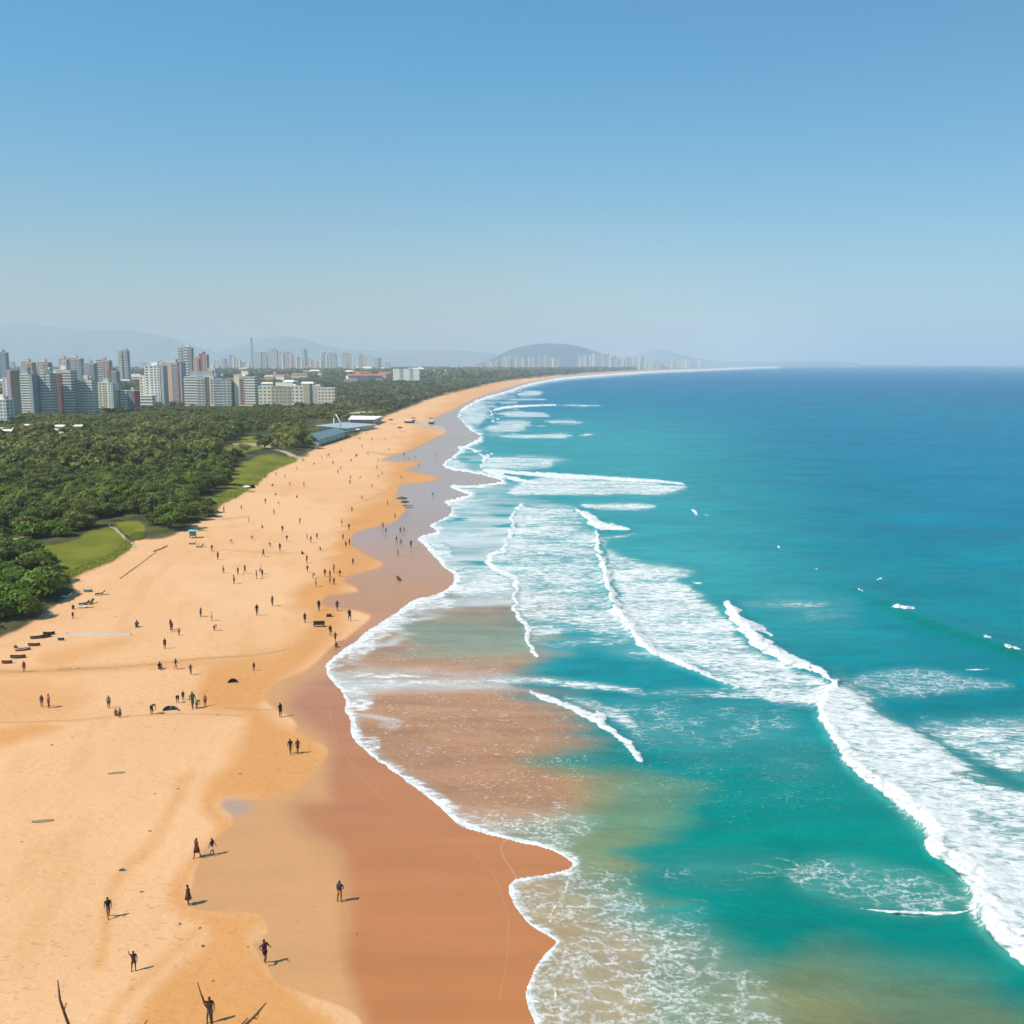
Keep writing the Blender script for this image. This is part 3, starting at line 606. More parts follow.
for i in near_ix:
    u, v = us[i], vs_[i]; low = v > 552 or (v > 535 and u < 70)
    edge_ = psd(np.array([[u, v]]), VEG, mg=60)[0]
    r_ = random.random()
    if low: kind = random.choice(['s1', 's1', 's0', 's2', 'b1']); sc_ = random.uniform(1.5, 2.0) if kind[0] == 's' else random.uniform(.62, .75)
    elif edge_ < 9 and r_ < .5: kind = random.choice(['s0', 's1', 's2']); sc_ = random.uniform(1.1, 1.6)
    else: kind = random.choice(['b0', 'b0', 'b1', 'b2', 'b3', 'b4', 'b4' if u > 60 else 'b1']); sc_ = random.uniform(.62, 1.08)
    o = plant(kind, u, v, sc_, random.uniform(.8, 1.0), loc=Vector((xs[i]*(1-.8/H), ys[i]*(1-.8/H), .8)))
    K = kind[0]; cidx = int(kind[1]) % 3; zz_ = zone(u, v); key = (K, cidx, zz_)
    tag(o, f"{names[cidx]} {'broadleaf tree' if K == 'b' else 'rounded shrub'} {zz_}", 'tree' if K == 'b' else 'shrub', gk[K]+', '+names[cidx]+' ones '+zz_)
PALMS = [(80,527),(89,522),(60,524),(52,519),(10,521),(155,523),(186,508),(193,497),(22,516),(110,501),(172,492),(201,481),(131,448),(160,472),(246,433),(170,527),(104,512),(70,512),(212,470),(147,508)]
for u, v in PALMS:
    z_ = zone(u, v); o = plant(random.choice(['p0', 'p1']), u, v, random.uniform(.75, 1.0)); tag(o, 'feathery palm tree standing above the canopy '+z_, 'palm', 'palms '+z_)
# the rest of the wood reads as one mass
def mass(sets):
    VV, TT = [], []
    for (x, y, s_, tv, tt_) in sets:
        c, s = np.cos(tt_), np.sin(tt_); base = np.array(tv[0]); 
        P_ = base[None]*s_[:, None, None]; X_ = P_[..., 0]*c[:, None]-P_[..., 1]*s[:, None]; Y_ = P_[..., 0]*s[:, None]+P_[..., 1]*c[:, None]
        VV.append(np.stack([X_+x[:, None], Y_+y[:, None], P_[..., 2]+.6], -1).reshape(-1, 3)); r = np.random.default_rng(len(x))
        TT.append((np.tile(tv[1], (len(x), 1))*.5+r.uniform(-.1, .65, len(x))[:, None]).ravel())
    return np.concatenate(VV), np.concatenate(TT)
def sets_for(x, y, smin, smax, tpls, seed):
    r = np.random.default_rng(seed); w_ = r.integers(0, len(tpls), len(x)); out = []
    for k, t_ in enumerate(tpls):
        q = w_ == k
        if q.any(): out.append((x[q], y[q], r.uniform(smin, smax, q.sum()), t_, r.uniform(0, 6.28, q.sum())))
    return out
md = [leaves(11, 4.6, 7.2, 420, .55, 200+i, .6) for i in range(5)]
fr = [leaves(9, 8.5, 9.5, 110, 1.9, 300+i, .5) for i in range(4)]
S_ = []
def tints(st, lo, hi): return [(a, b_, c, (t[0], t[1]*(hi-lo)+lo), e) for a, b_, c, t, e in st]
S_ += sets_for(xs[rest_ix], ys[rest_ix], .6, 1.35, md, 1)
x_, y_, _, _ = scatter(150, 420, 7.5, -220, -12, 6); S_ += sets_for(x_, y_, .65, 1.1, md, 2)
x_, y_, _, _ = scatter(420, 640, 8.2, -120, 700, 7); S_ += sets_for(x_, y_, .6, 1.45, md, 3); x_, y_, _, _ = scatter(640, 950, 7.0, -80, 700, 17); S_ += sets_for(x_, y_, .45, .8, md, 13)
V, T = mass(S_); o = link('woodland', crown_mesh('woodland', (V, T)), None, [L_olive]); 
o.data.materials.clear(); L_wood = leafmat('wood_leaves', (.055,.075,.012), (.17,.180,.030), (.09,.10,.02), .7); o.data.materials.append(L_wood)
tag(o, kind='stuff', label='dense green canopy of the coastal wood behind the nearest trees', cat='woodland')
x_, y_, _, _ = scatter(950, 1500, 12, -60, 700, 8); S_ = sets_for(x_, y_, .45, .8, fr, 4); x_, y_, _, _ = scatter(1500, 2600, 16, -60, 700, 18); S_ += sets_for(x_, y_, .6, 1.0, fr, 14)
x_, y_, _, _ = scatter(2600, 6500, 44, -40, 800, 9); S_ += sets_for(x_, y_, 1.2, 2.6, fr, 5)
V, T = mass(S_); tag(link('woodland', crown_mesh('woodland', (V, T)), None, [L_far]), kind='stuff', label='hazy dark tree cover between the city blocks and the far beach', cat='woodland')
# grass tufts of the lawns
gm = leafmat('lawn_grass', (.13,.16,.014), (.19,.19,.022), (.15,.17,.02)); TF = []
r = np.random.default_rng(3)
for l_ in LAWNS:
    a = np.array(l_, float); n = 9000; u = r.uniform(a[:, 0].min(), a[:, 0].max(), n); v = r.uniform(a[:, 1].min(), a[:, 1].max(), n)
    Q = np.stack([u, v], 1); k = psd(Q, l_, mg=60) > .4; Q = Q[k]; x, y = g2w(Q[:, 0], Q[:, 1], .8); n = len(x)
    ang = r.uniform(0, 3.14, n); s = r.uniform(.10, .28, n); hh = r.uniform(.06, .2, n); cx_, sx_ = np.cos(ang)*s, np.sin(ang)*s
    B0 = np.stack([x-cx_, y-sx_, np.full(n, .78)], 1); B1 = np.stack([x+cx_, y+sx_, np.full(n, .78)], 1); T0 = np.stack([x+cx_*.6, y+sx_*.6+.05, .8+hh], 1); T1 = np.stack([x-cx_*.6, y-sx_*.6+.05, .8+hh], 1)
    TF.append(np.stack([B0, B1, T0, T1], 1).reshape(-1, 3))
V = np.concatenate(TF); tag(link('grass', crown_mesh('grass', (V, r.uniform(0, 1, len(V)))), None, [gm]), kind='stuff', label='short green lawn grass behind the beach', cat='grass')
# ================= city =================
CC = dict(cream=(.82,.71,.52), white=(.86,.80,.70), grey=(.50,.48,.45), red=(.42,.14,.12), pink=(.70,.44,.38), teal=(.42,.58,.55), slate=(.38,.40,.42), mauve=(.46,.40,.46),
          peach=(.74,.48,.35), brown=(.27,.13,.09), blue=(.20,.28,.40), sand=(.50,.42,.30), pale=(.76,.73,.64), terra=(.46,.16,.09), green=(.22,.30,.22))
CM = {k: simple('wall_'+k, v, .8, .08, .15) for k, v in CC.items()}
glass = simple('window_glass', (.25,.235,.21), .45, .25, .4, 0, .3); roofm = simple('roof_felt', (.30,.29,.28), .9, .2, .3)
def boxbm(bm, x0, x1, y0, y1, z0, z1):
    v = [bm.verts.new((x, y, z)) for z in (z0, z1) for y in (y0, y1) for x in (x0, x1)]
    for q in ((0,2,3,1),(4,5,7,6),(0,1,5,4),(1,3,7,5),(3,2,6,7),(2,0,4,6)): bm.faces.new([v[i] for i in q])
def box_me(name, *b):
    bm = bmesh.new()
    for q in b: boxbm(bm, *q)
    me = bpy.data.meshes.new(name); bm.to_mesh(me); bm.free(); return me
def ztop(ytop, y): cy = (512-ytop)/F; return H+y*(-SP+cy*CP)/(CP+cy*SP)
def linkz(name, me, parent, m_, z=0):
    o = bpy.data.objects.new(name, me); COL.objects.link(o); o.parent = parent; o.location = (0, 0, z)
    if not me.materials: me.materials.append(m_)
    return o
bseed = [0]
def tower(px0, px1, yt, yb, depth, bays, fl, label, rz=-.07, extras='st', cat='tower', name='apartment_tower', group=None, fine=True, roofc=None):
    bseed[0] += 1; depth *= .65; r = random.Random(bseed[0]); x, y = g2w((px0+px1)/2, yb); x, y = float(x), float(y); dep = y*CP+H*SP
    Wd = (px1-px0)/F*dep; vx = abs(x)/y; Wd = max(Wd*.55, Wd-vx*depth*.75); hgt = ztop(yt, y)-.8
    t = empty(name, (x, y+depth/2, .8), rz); tag(t, label, cat, group); tot = sum(b_[0] for b_ in bays); cx_ = -Wd/2; fh = hgt/fl
    for i, b_ in enumerate(bays):
        w_ = Wd*b_[0]/tot; cn = b_[1]; st = b_[2]; dh = b_[3] if len(b_) > 3 else 0; off = .5*(i % 2)+.1*i; x0, x1 = cx_, cx_+w_; cx_ += w_
        hb = hgt*(1+dh); y0, y1 = -depth/2-off, depth/2+off; wl_ = link('wall', box_me('wall', (x0+.01, x1-.01, y0, y1, -.8, hb)), t, [CM[cn]])
        ex0 = .5 if i == 0 else -.3; ex1 = .5 if i == len(bays)-1 else -.3; n = int(round(hb/fh))
        link('roof', box_me('roof', (x0-.12 if i == 0 else x0+.02, x1+.12 if i == len(bays)-1 else x1-.02, y0-.15, y1+.15, hb+.003, hb+.5), ), t, [CM[cn] if r.random() < .6 else CM['white']])
        if st == 'plain': continue
        if st == 'band':
            wb = box_me('window_band', (x0-ex0*.3, x1+ex1*.3, y0-.1, y1+.1, 0, fh*.36)); bl = box_me('balcony', (x0-ex0, x1+ex1, y0-.35, y1+.35, 0, fh*.46))
            if fine:
                for k in range(n): linkz('window_band', wb, wl_, glass, k*fh+fh*.54); linkz('balcony', bl, t, CM[b_[4] if len(b_) > 4 else 'white'], k*fh+.1)
            else:
                link('glazing', box_me('glazing', *[(x0-ex0*.3, x1+ex1*.3, y0-.1, y1+.1, k*fh+fh*.42, k*fh+fh*.92) for k in range(n)]), t, [glass])
                link('balconies', box_me('balconies', *[(x0-ex0, x1+ex1, y0-.9, y1+.6, k*fh+.1, k*fh+fh*.36) for k in range(n)]), t, [CM['white']])
        elif st == 'win':
            m_ = max(2, int(w_/3.4)); pw = w_/m_; bx = [(x0+(q+.22)*pw, x0+(q+.78)*pw, y0-.07, y0+.05, 0, fh*.5) for q in range(m_)]
            md_ = max(2, int(depth/3.6)); pd = depth/md_
            if i == len(bays)-1: bx += [(x1-.05, x1+.07, y0+(q+.25)*pd, y0+(q+.75)*pd, 0, fh*.5) for q in range(md_)]
            if fine:
                me = box_me('window_row', *bx)
                for k in range(n): linkz('window_row', me, wl_, glass, k*fh+fh*.3)
            else: link('glazing', box_me('glazing', *[(a[0], a[1], a[2], a[3], k*fh+fh*.3, k*fh+fh*.8) for k in range(n) for a in bx]), t, [glass])
        elif st == 'vert':
            m_ = max(1, int(round(w_/5))); pw = w_/m_
            link('glazing', box_me('glazing', *[(x0+(q+.25)*pw, x0+(q+.75)*pw, y0-.12, y0+.05, 2, hb-1.2) for q in range(m_)], *([(x1-.05, x1+.12, y0+depth*.3, y0+depth*.7, 2, hb-1.2)] if i == len(bays)-1 else [])), t, [glass])
            link('floor_slabs', box_me('floor_slabs', *[(x0-ex0*.6, x1+ex1*.6, y0-.3, y1+.3, k*fh, k*fh+fh*.2) for k in range(1, n)]), t, [CM[b_[4] if len(b_) > 4 else cn]])
    q = Wd*.18
    if 's' in extras: link('stair_house', box_me('stair_house', (-q, q*.8, -depth*.2, depth*.25, hgt+.4, hgt+4)), t, [CM[bays[0][1]]])
    if 't' in extras: link('water_tank', bmesh_me('water_tank', lambda bm: tube(bm, [(q*1.6, 0, hgt+.4), (q*1.6, 0, hgt+3)], [1.5, 1.5], 10)), t, [CM['grey']])
    if 'a' in extras: link('antenna', bmesh_me('antenna', lambda bm: tube(bm, [(-q*.5, 1, hgt+3), (-q*.5, 1, hgt+13)], [.35, .15], 5)), t, [CM['grey']])
    if 'h' in extras: link('penthouse', box_me('penthouse', (-Wd*.38, Wd*.1, -depth*.3, depth*.3, hgt+.45, hgt+6)), t, [CM[bays[-1][1]]])
    return t
T = tower
T(-8,11,400,425,14,[(1,'white','band'),(1,'pale','win')],7,'low white banded block at the far left edge before the towers',-.07,'s',cat='apartment block')
T(8,18,371,419,16,[(3,'mauve','plain'),(1,'red','plain'),(.6,'sand','plain')],15,'narrow grey slab with a red edge beside the cream banded tower',-.07,'')
T(18,38,375,416.5,16,[(5,'cream','band'),(1,'slate','plain')],16,'cream tower ringed with white balcony bands and a dark top storey',-.07,'shta')
T(39,55,371,416,16,[(1,'slate','plain',-.06),(2,'white','band'),(2,'teal','band',-.07,'pale')],16,'white and teal banded tower between cream and burgundy towers',-.07,'ta')
T(54,76,370,415,18,[(1,'white','plain'),(3,'red','band',-.07,'red'),(4,'mauve','band',-.02,'pale')],16,'burgundy and mauve tower block standing left of the cream pair',-.07,'s')
T(77,96,380,414.5,15,[(1,'cream','win'),(2,'peach','band',-.07,'cream'),(2,'white','band',-.03)],13,'cream and white banded block right of the burgundy tower',-.07,'st')
T(96,117,383,413,16,[(1,'teal','plain'),(3,'cream','win'),(1,'white','plain'),(2,'pale','win',-.02)],12,'pale cream block with a cool grey right wing and thin roof rail',-.07,'s')
T(116,138,391,412.5,14,[(1,'brown','win'),(2,'pale','band'),(1,'blue','plain'),(1,'red','win')],8,'short block of mixed red, pale and blue bays',-.07,'t',cat='apartment block')
T(136,154,396,409,12,[(1,'white','band')],4,'low white terrace block at the foot of the white tower',-.07,'',cat='apartment block')
T(140,150,377,408,12,[(1,'cream','win')],11,'slim cream wing attached to the left of the tall white tower',-.07,'')
T(145,167,366,408.5,16,[(3,'white','win'),(2,'pale','win',.01),(1,'grey','plain')],16,'tall white tower with many small windows, nearest to the wood',-.07,'st')
T(164,185,363,406,18,[(1,'grey','plain'),(2,'peach','plain'),(2,'slate','band',-.01,'grey'),(.5,'red','plain'),(.7,'grey','plain')],17,'tall salmon and slate tower adjoining the white one',-.07,'s')
T(184,234,377,407,16,[(3,'white','band'),(2,'slate','vert',-.02,'white'),(1,'brown','vert'),(1,'white','vert',0),(2,'blue','vert',-.03,'white'),(2,'slate','vert',-.07,'pale')],11,'wide blue-grey block with white floor lines and several bays',-.07,'sth',cat='apartment block')
T(234,257,375,407,16,[(1,'cream','plain'),(1,'peach','vert',-.07,'brown'),(2,'cream','band',-.07,'white')],12,'cream slab tower standing alone right of the wide grey block',-.07,'s')
T(258,312,386.5,408,14,[(2,'cream','win'),(3,'sand','win',-.05),(2,'cream','win'),(1,'sand','plain',.1)],6,'long low cream block right of the slab tower',-.07,'s',cat='apartment block')
T(312,336,388,405,14,[(1,'grey','plain'),(3,'cream','win')],5,'short cream block at the right end of the long one',-.07,'',cat='apartment block')
T(393,420,369,384,18,[(2,'white','plain'),(1,'slate','band',-.07,'white'),(2,'white','plain'),(1,'slate','band',-.05,'white'),(2,'white','plain')],12,'lone white block with three pale stripes above the far wood',-.07,'',cat='apartment block')
M = [(60,70,359,395,'peach','white','rosy tower rising behind the burgundy block'),(69,84,358,392,'pink','grey','pink stepped tower behind the cream and white block'),(84,97,363,393,'mauve','slate','mauve grey tower behind the pale cream block'),
 (97,112,360,392,'mauve','pink','grey and pink tower with a tall roof house'),(119,124,350,384,'white','white','slim white tower left of a grey twin'),(125,130,350,384,'slate','mauve','slim grey tower right of a white twin'),
 (0,9,352,386,'blue','slate','dark blue office tower at the left edge of the skyline'),(22,36,362,398,'pink','peach','salmon tower behind the cream banded tower'),(38,52,362,397,'peach','grey','peach tower with roof masts behind the teal one'),
 (179,186,348,384,'grey','grey','thin grey tower left of the tall white one'),(185,194,347,386,'white','slate','tall white and slate tower above the city middle'),(194,201,358,388,'peach','peach','peach block left of the dark red tower'),(200,209,354,388,'red','pink','dark red tower right of the tall white and slate one'),
 (208,217,368,392,'cream','white','small white block behind the wide grey one'),(2,20,378,400,'white','pale','pale block behind the white banded one at left'),(108,119,371,397,'brown','mauve','brown block low behind the grey and pink tower')]
for a in M: T(a[0],a[1],a[2],a[3],16,[(1,a[4],'band' if (a[0] % 2) else 'win'),(1,a[5],'vert',-.02)],14,a[6],-.07,'s' if a[0] % 3 else 'sa',fine=False)
# hazy towers on the skyline
FAR = [(214,219,360),(221,227,358),(229,235,355),(236,241,358),(251.3,253.2,338),(254,262,351),(262,268,352),(269,278,348),(279,284,352),(284,293,352),(293,298,354),(302,307,348),(306,312,359),(312,317,359),(322,328,353),(328,332,352),(333,337,353),(342,348,352),(349,354,353),(359,363,354),(364,370,355),(374,381,357),
 (240,250,362),(316,322,361),(296,303,358),(385,390,362),(10,15,362),(140,146,362),(158,164,361),(222,228,363),(502,507,357),(508,512,357.5),(512,517,357),(519,524,358),(525,530,356.5),(531,535,358),(537,542,357),(543,547,356),(548,554,357.5),(555,559,356.5),(486,492,362),(494,500,361),
 (577,581,355.5),(582,586,355),(587,591,354.5),(592,595,354),(596,600,354),(600,605,354.5),(606,611,354),(613,618,356),(620,624,357),(625,629,356.5),(630,634,357),(635,640,357),(641,646,357.5),(647,653,357.5),(655,660,359),(662,667,358.5),(668,672,359),(673,679,359.5),(681,687,359),(688,693,360),(695,700,360)]
fc = ['white','pale','grey','cream','blue','white','teal','pale','peach','slate']
for i, (a, b_, yt) in enumerate(FAR):
    yb = 372.5 if a < 400 else (370.6 if a < 560 else 369.2 if a < 660 else 368); zn = 'on the hazy skyline left of the beach' if a < 400 else ('behind the far bend of the beach' if a < 570 else 'on the far shore in front of the headland')
    if yt < 340: lb = 'needle-thin dark tower, tallest on the hazy skyline'; gp = None; cs = 'blue'
    else: cs = fc[i % 10]; lb = f"distant {cs.replace('pale','pale grey').replace('slate','dark grey')} high-rise {zn}"; gp = f"{cs} high-rises {zn}"
    T(a, b_, yt, yb, 22, [(2, cs, 'vert' if b_-a > 3 else 'plain', 0, 'white'), (1, fc[(i*3+1) % 10], 'plain', -.06)], 26, lb, -.07, 's', name='high_rise', cat='high-rise', group=gp, fine=False)
# small houses and halls among the trees
def house_tpl(k):
    w_, d_, h_ = [(16,10,6),(22,12,9),(12,12,7),(34,16,7)][k]; o = empty('house', (0, 0, 0)); link('wall', box_me('wall', (-w_/2, w_/2, -d_/2, d_/2, -1, h_)), o, [CM['white']])
    def rf(bm):
        p = [bm.verts.new(c_) for c_ in ((-w_/2-.6,-d_/2-.6,h_+.01),(w_/2+.6,-d_/2-.6,h_+.01),(w_/2+.6,d_/2+.6,h_+.01),(-w_/2-.6,d_/2+.6,h_+.01),(-w_/2+2,0,h_+3),(w_/2-2,0,h_+3))]
        for q in ((0,1,5,4),(1,2,5),(2,3,4,5),(3,0,4),(3,2,1,0)): bm.faces.new([p[i] for i in q])
    link('roof', bmesh_me('roof', rf, False), o, [CM['terra']])
    link('windows', box_me('windows', *[(-w_/2+1+q*3.2, -w_/2+2.6+q*3.2, -d_/2-.08, -d_/2+.05, zz_, zz_+1.4) for q in range(int((w_-2)/3.2)) for zz_ in np.arange(1.5, h_-1.5, 3)]), o.children[0], [glass]); o.children[0].children[0].name = 'window_row'; return o
HT = [house_tpl(k) for k in range(4)]; hu = set(); r = random.Random(12)
HP = []
for i in range(150):
    v = 367.6+28*r.random()**1.6; u = r.uniform(-5, min(520, 300+ (396-v)*8 if v > 372 else 520)); HP.append((u, v))
HP += [(357,383),(366,382.5),(374,382),(381,381),(388,380),(362,380),(300,381),(280,383),(320,379),(340,378)]
for i, (u, v) in enumerate(HP):
    if psd(np.array([[u, v]]), VEG, mg=60)[0] < 2: continue
    k = r.randrange(4) if i < 150 else 3
    o = HT[k] if k not in hu else copy_tree(HT[k]); hu.add(k); x, y = g2w(u, v); sc_ = r.uniform(.9, 1.5)*(1.4 if v < 376 else 1 if v < 384 else .7)
    o.location = (float(x), float(y), 7.5 if i >= 150 else r.uniform(3, 7)); o.rotation_euler = (0, 0, r.uniform(-.5, .5)); o.scale = (sc_, sc_, sc_)
    cr_ = 'terra' if (i >= 150 or r.random() < .25) else r.choice(['white','pale','grey','cream','sand']); cw = r.choice(['white','cream','pale','peach','grey'])
    for ch in o.children:
        m_ = {'roof': CM[cr_], 'wall': CM[cw]}.get(ch.name.split('.')[0])
        if m_: ch.material_slots[0].link = 'OBJECT'; ch.material_slots[0].material = m_
    rn = {'terra': 'red', 'sand': 'tan', 'pale': 'pale grey'}.get(cr_, cr_); zn = 'by the red hall left of the far beach' if i >= 150 else ('among the trees behind the left towers' if u < 240 else 'in the hazy tree belt right of the towers')
    tag(o, f'small {rn}-roofed building {zn}', 'house', f'{rn}-roofed buildings {zn}')

# ================= beach club =================
awn = simple('pale_roof_sheet', (.36,.42,.44), .5, .1, .3); tealg = simple('teal_glazing', (.10,.48,.46), .4, .3, .5, 0, .5); wht = CM['white']
def quad_pts(pts, z0, z1):
    def fn(bm):
        lo = [bm.verts.new((*p_, z0)) for p_ in pts]; hi = [bm.verts.new((*p_, z1)) for p_ in pts]; n = len(pts)
        bm.faces.new(lo[::-1]); bm.faces.new(hi)
        for i in range(n): bm.faces.new((lo[i], lo[(i+1) % n], hi[(i+1) % n], hi[i]))
    return fn
def W2(px, py, z=.8): x, y = g2w(px, py, z); return (float(x), float(y))
def pavilion(pts, hz_, rmat, wmat, label, posts=True, name='beach_pavilion'):
    P_ = [W2(*p_) for p_ in pts]; c = (sum(p_[0] for p_ in P_)/len(P_), sum(p_[1] for p_ in P_)/len(P_)); L = [(p_[0]-c[0], p_[1]-c[1]) for p_ in P_]
    t = empty(name, (c[0], c[1], .8)); tag(t, label, 'pavilion')
    link('roof', bmesh_me('roof', quad_pts([(a*1.06, b_*1.06) for a, b_ in L], hz_, hz_+.35), False), t, [rmat]); link('wall', bmesh_me('wall', quad_pts([(a*.95, b_*.95) for a, b_ in L], -.5, hz_-.002), False), t, [wmat])
    if posts:
        for i in range(len(L)):
            for s in np.linspace(0, 1, 7)[:-1]:
                a = L[i][0]*(1-s)+L[(i+1) % len(L)][0]*s; b_ = L[i][1]*(1-s)+L[(i+1) % len(L)][1]*s
                link('post', box_me('post', (a-.12, a+.12, b_-.12, b_+.12, -.4, hz_-.003)), t, [wht])
    return t
pavilion([(307,440),(318,445.5),(346,436.5),(336,432.5)], 2.6, simple('blue_green_roof', (.10,.17,.18), .6), tealg, 'beach club hall with teal glass walls and a dark teal roof')
pavilion([(318,429),(348,432),(376,428),(345,426)], 2.2, awn, CM['pale'], 'flat pale blue-grey roofed hall behind the teal one')
pavilion([(349,424.5),(374,424.5),(382,421),(352,420.5)], 3.4, wht, CM['slate'], 'low hall with white roof and dark front nearest the far beach')
pavilion([(350,417.5),(372,417.5),(378,415.5),(354,415.5)], 3.0, CM['sand'], CM['slate'], 'small tan-roofed hall farthest along the beach front', False)
for pts, lb in (([(-10,443),(12,444),(14,440.5),(-8,440)], 'long white shed roof at the far left in the wood'), ([(24,438),(40,438.5),(42,436.5),(26,436)], 'middle white shed roof showing between the trees'), ([(55,438.5),(64,439),(66,437),(57,436.5)], 'small white shed roof in the wood below the towers'), ([(74,438.5),(82,438.5),(84,436.8),(76,436.8)], 'rightmost small white shed roof in the wood')):
    pavilion(pts, 7.0, wht, CM['cream'], lb, False, 'shed')
def mast(px, py, h_, k, label):
    t = empty('mast', place(px, py)); tag(t, label, 'mast'); 
    link('pole', bmesh_me('pole', lambda bm: tube(bm, [(0, 0, 0), (k*.2, 0, h_*.6), (k, 0, h_)], [.45, .4, .3], 8)), t, [wht])
    link('foot', bmesh_me('foot', lambda bm: tube(bm, [(0, 0, 0), (0, 0, .5)], [.9, .8], 8)), t, [CM['grey']]); return t
mast(341,431,11,-3.2,'white bent mast leaning left above the pale roofed hall'); mast(334,430,8,.3,'short upright white pole left of the bent mast')
# ================= people =================
skin = simple('skin', (.30,.15,.09), .6, .1, 6); skin_d = simple('dark_skin', (.12,.06,.035), .6, .1, 6); hairm = simple('hair', (.018,.012,.01), .5, .2, 12)
def clothm(n, c): return simple('cloth_'+n, c, .9, .15, 8)
CL = {n: clothm(n, c) for n, c in dict(black=(.015,.015,.018), navy=(.02,.03,.10), blue=(.04,.12,.42), orange=(.60,.16,.03), red=(.40,.03,.03), green=(.03,.16,.09), white=(.65,.65,.62), grey=(.12,.12,.13), brown=(.10,.055,.03), teal=(.04,.28,.28), maroon=(.12,.02,.03), tan=(.38,.25,.14)).items()}
BASE = dict(pel=(0,0,.94), sp=(0,0,1.12), ch=(0,-.01,1.32), nk=(0,0,1.46), hb=(0,-.01,1.55), ht=(0,-.01,1.66), fc=(0,-.075,1.57), sL=(-.17,0,1.40), eL=(-.21,.02,1.12), wL=(-.20,-.06,.88), dL=(-.20,-.09,.78), sR=(.17,0,1.40), eR=(.21,.02,1.12), wR=(.20,-.06,.88), dR=(.20,-.09,.78),
  hL=(-.09,0,.90), kL=(-.10,-.02,.49), aL=(-.10,.03,.09), tL=(-.11,-.13,.035), hR=(.09,0,.90), kR=(.10,-.02,.49), aR=(.10,.03,.09), tR=(.11,-.13,.035))
RAD = dict(pel=.125, sp=.115, ch=.135, nk=.055, hb=.085, ht=.075, fc=.035, sL=.06, eL=.043, wL=.03, dL=.035, sR=.06, eR=.043, wR=.03, dR=.035, hL=.09, kL=.062, aL=.042, tL=.035, hR=.09, kR=.062, aR=.042, tR=.035)
EDG = [('pel','sp'),('sp','ch'),('ch','nk'),('nk','hb'),('hb','ht'),('hb','fc'),('ch','sL'),('sL','eL'),('eL','wL'),('wL','dL'),('ch','sR'),('sR','eR'),('eR','wR'),('wR','dR'),('pel','hL'),('hL','kL'),('kL','aL'),('aL','tL'),('pel','hR'),('hR','kR'),('kR','aR'),('aR','tR')]
POSE = dict(stand={}, walk=dict(kL=(-.09,-.16,.50), aL=(-.09,-.26,.10), tL=(-.09,-.41,.05), kR=(.10,.10,.49), aR=(.10,.33,.13), tR=(.10,.21,.035), eL=(-.23,.12,1.14), wL=(-.22,.20,.92), dL=(-.22,.20,.83), eR=(.23,-.10,1.14), wR=(.21,-.26,.96), dR=(.20,-.33,.90)),
 run=dict(kL=(-.09,-.32,.66), aL=(-.09,-.16,.30), tL=(-.09,-.30,.24), kR=(.10,.06,.48), aR=(.10,.24,.12), tR=(.10,.12,.035), eL=(-.26,.18,1.20), wL=(-.24,.02,1.08), dL=(-.22,-.06,1.06), eR=(.28,-.16,1.20), wR=(.24,-.34,1.24), dR=(.22,-.42,1.28)),
 reach=dict(eL=(-.30,-.05,1.52), wL=(-.34,-.1,1.76), dL=(-.34,-.12,1.86), eR=(.26,.04,1.14), wR=(.24,-.06,.90), dR=(.23,-.09,.81), kL=(-.16,-.04,.49), aL=(-.19,.03,.09), tL=(-.22,-.12,.035)),
 hips=dict(eL=(-.36,.04,1.18), wL=(-.20,-.05,1.02), dL=(-.16,-.08,.98), kR=(.16,-.05,.49), aR=(.2,.02,.09), tR=(.24,-.13,.035)),
 sit=dict(pel=(0,0,.13), sp=(0,-.02,.33), ch=(0,-.05,.53), nk=(0,-.06,.68), hb=(0,-.08,.77), ht=(0,-.08,.88), fc=(0,-.15,.79), sL=(-.17,-.04,.61), eL=(-.24,-.18,.42), wL=(-.18,-.38,.42), dL=(-.14,-.45,.42), sR=(.17,-.04,.61), eR=(.24,-.18,.42), wR=(.18,-.38,.42), dR=(.14,-.45,.42), hL=(-.09,-.05,.12), kL=(-.12,-.40,.42), aL=(-.12,-.62,.09), tL=(-.12,-.76,.04), hR=(.09,-.05,.12), kR=(.12,-.40,.42), aR=(.12,-.62,.09), tR=(.12,-.76,.04)),
 bend=dict(pel=(0,.06,.86), sp=(0,-.06,1.0), ch=(0,-.24,1.08), nk=(0,-.36,1.10), hb=(0,-.44,1.10), ht=(0,-.53,1.08), fc=(0,-.46,1.03), sL=(-.17,-.28,1.10), eL=(-.19,-.34,.84), wL=(-.17,-.36,.62), dL=(-.16,-.37,.53), sR=(.17,-.28,1.10), eR=(.19,-.34,.84), wR=(.17,-.36,.62), dR=(.16,-.37,.53), hL=(-.09,.05,.84), hR=(.09,.05,.84)))
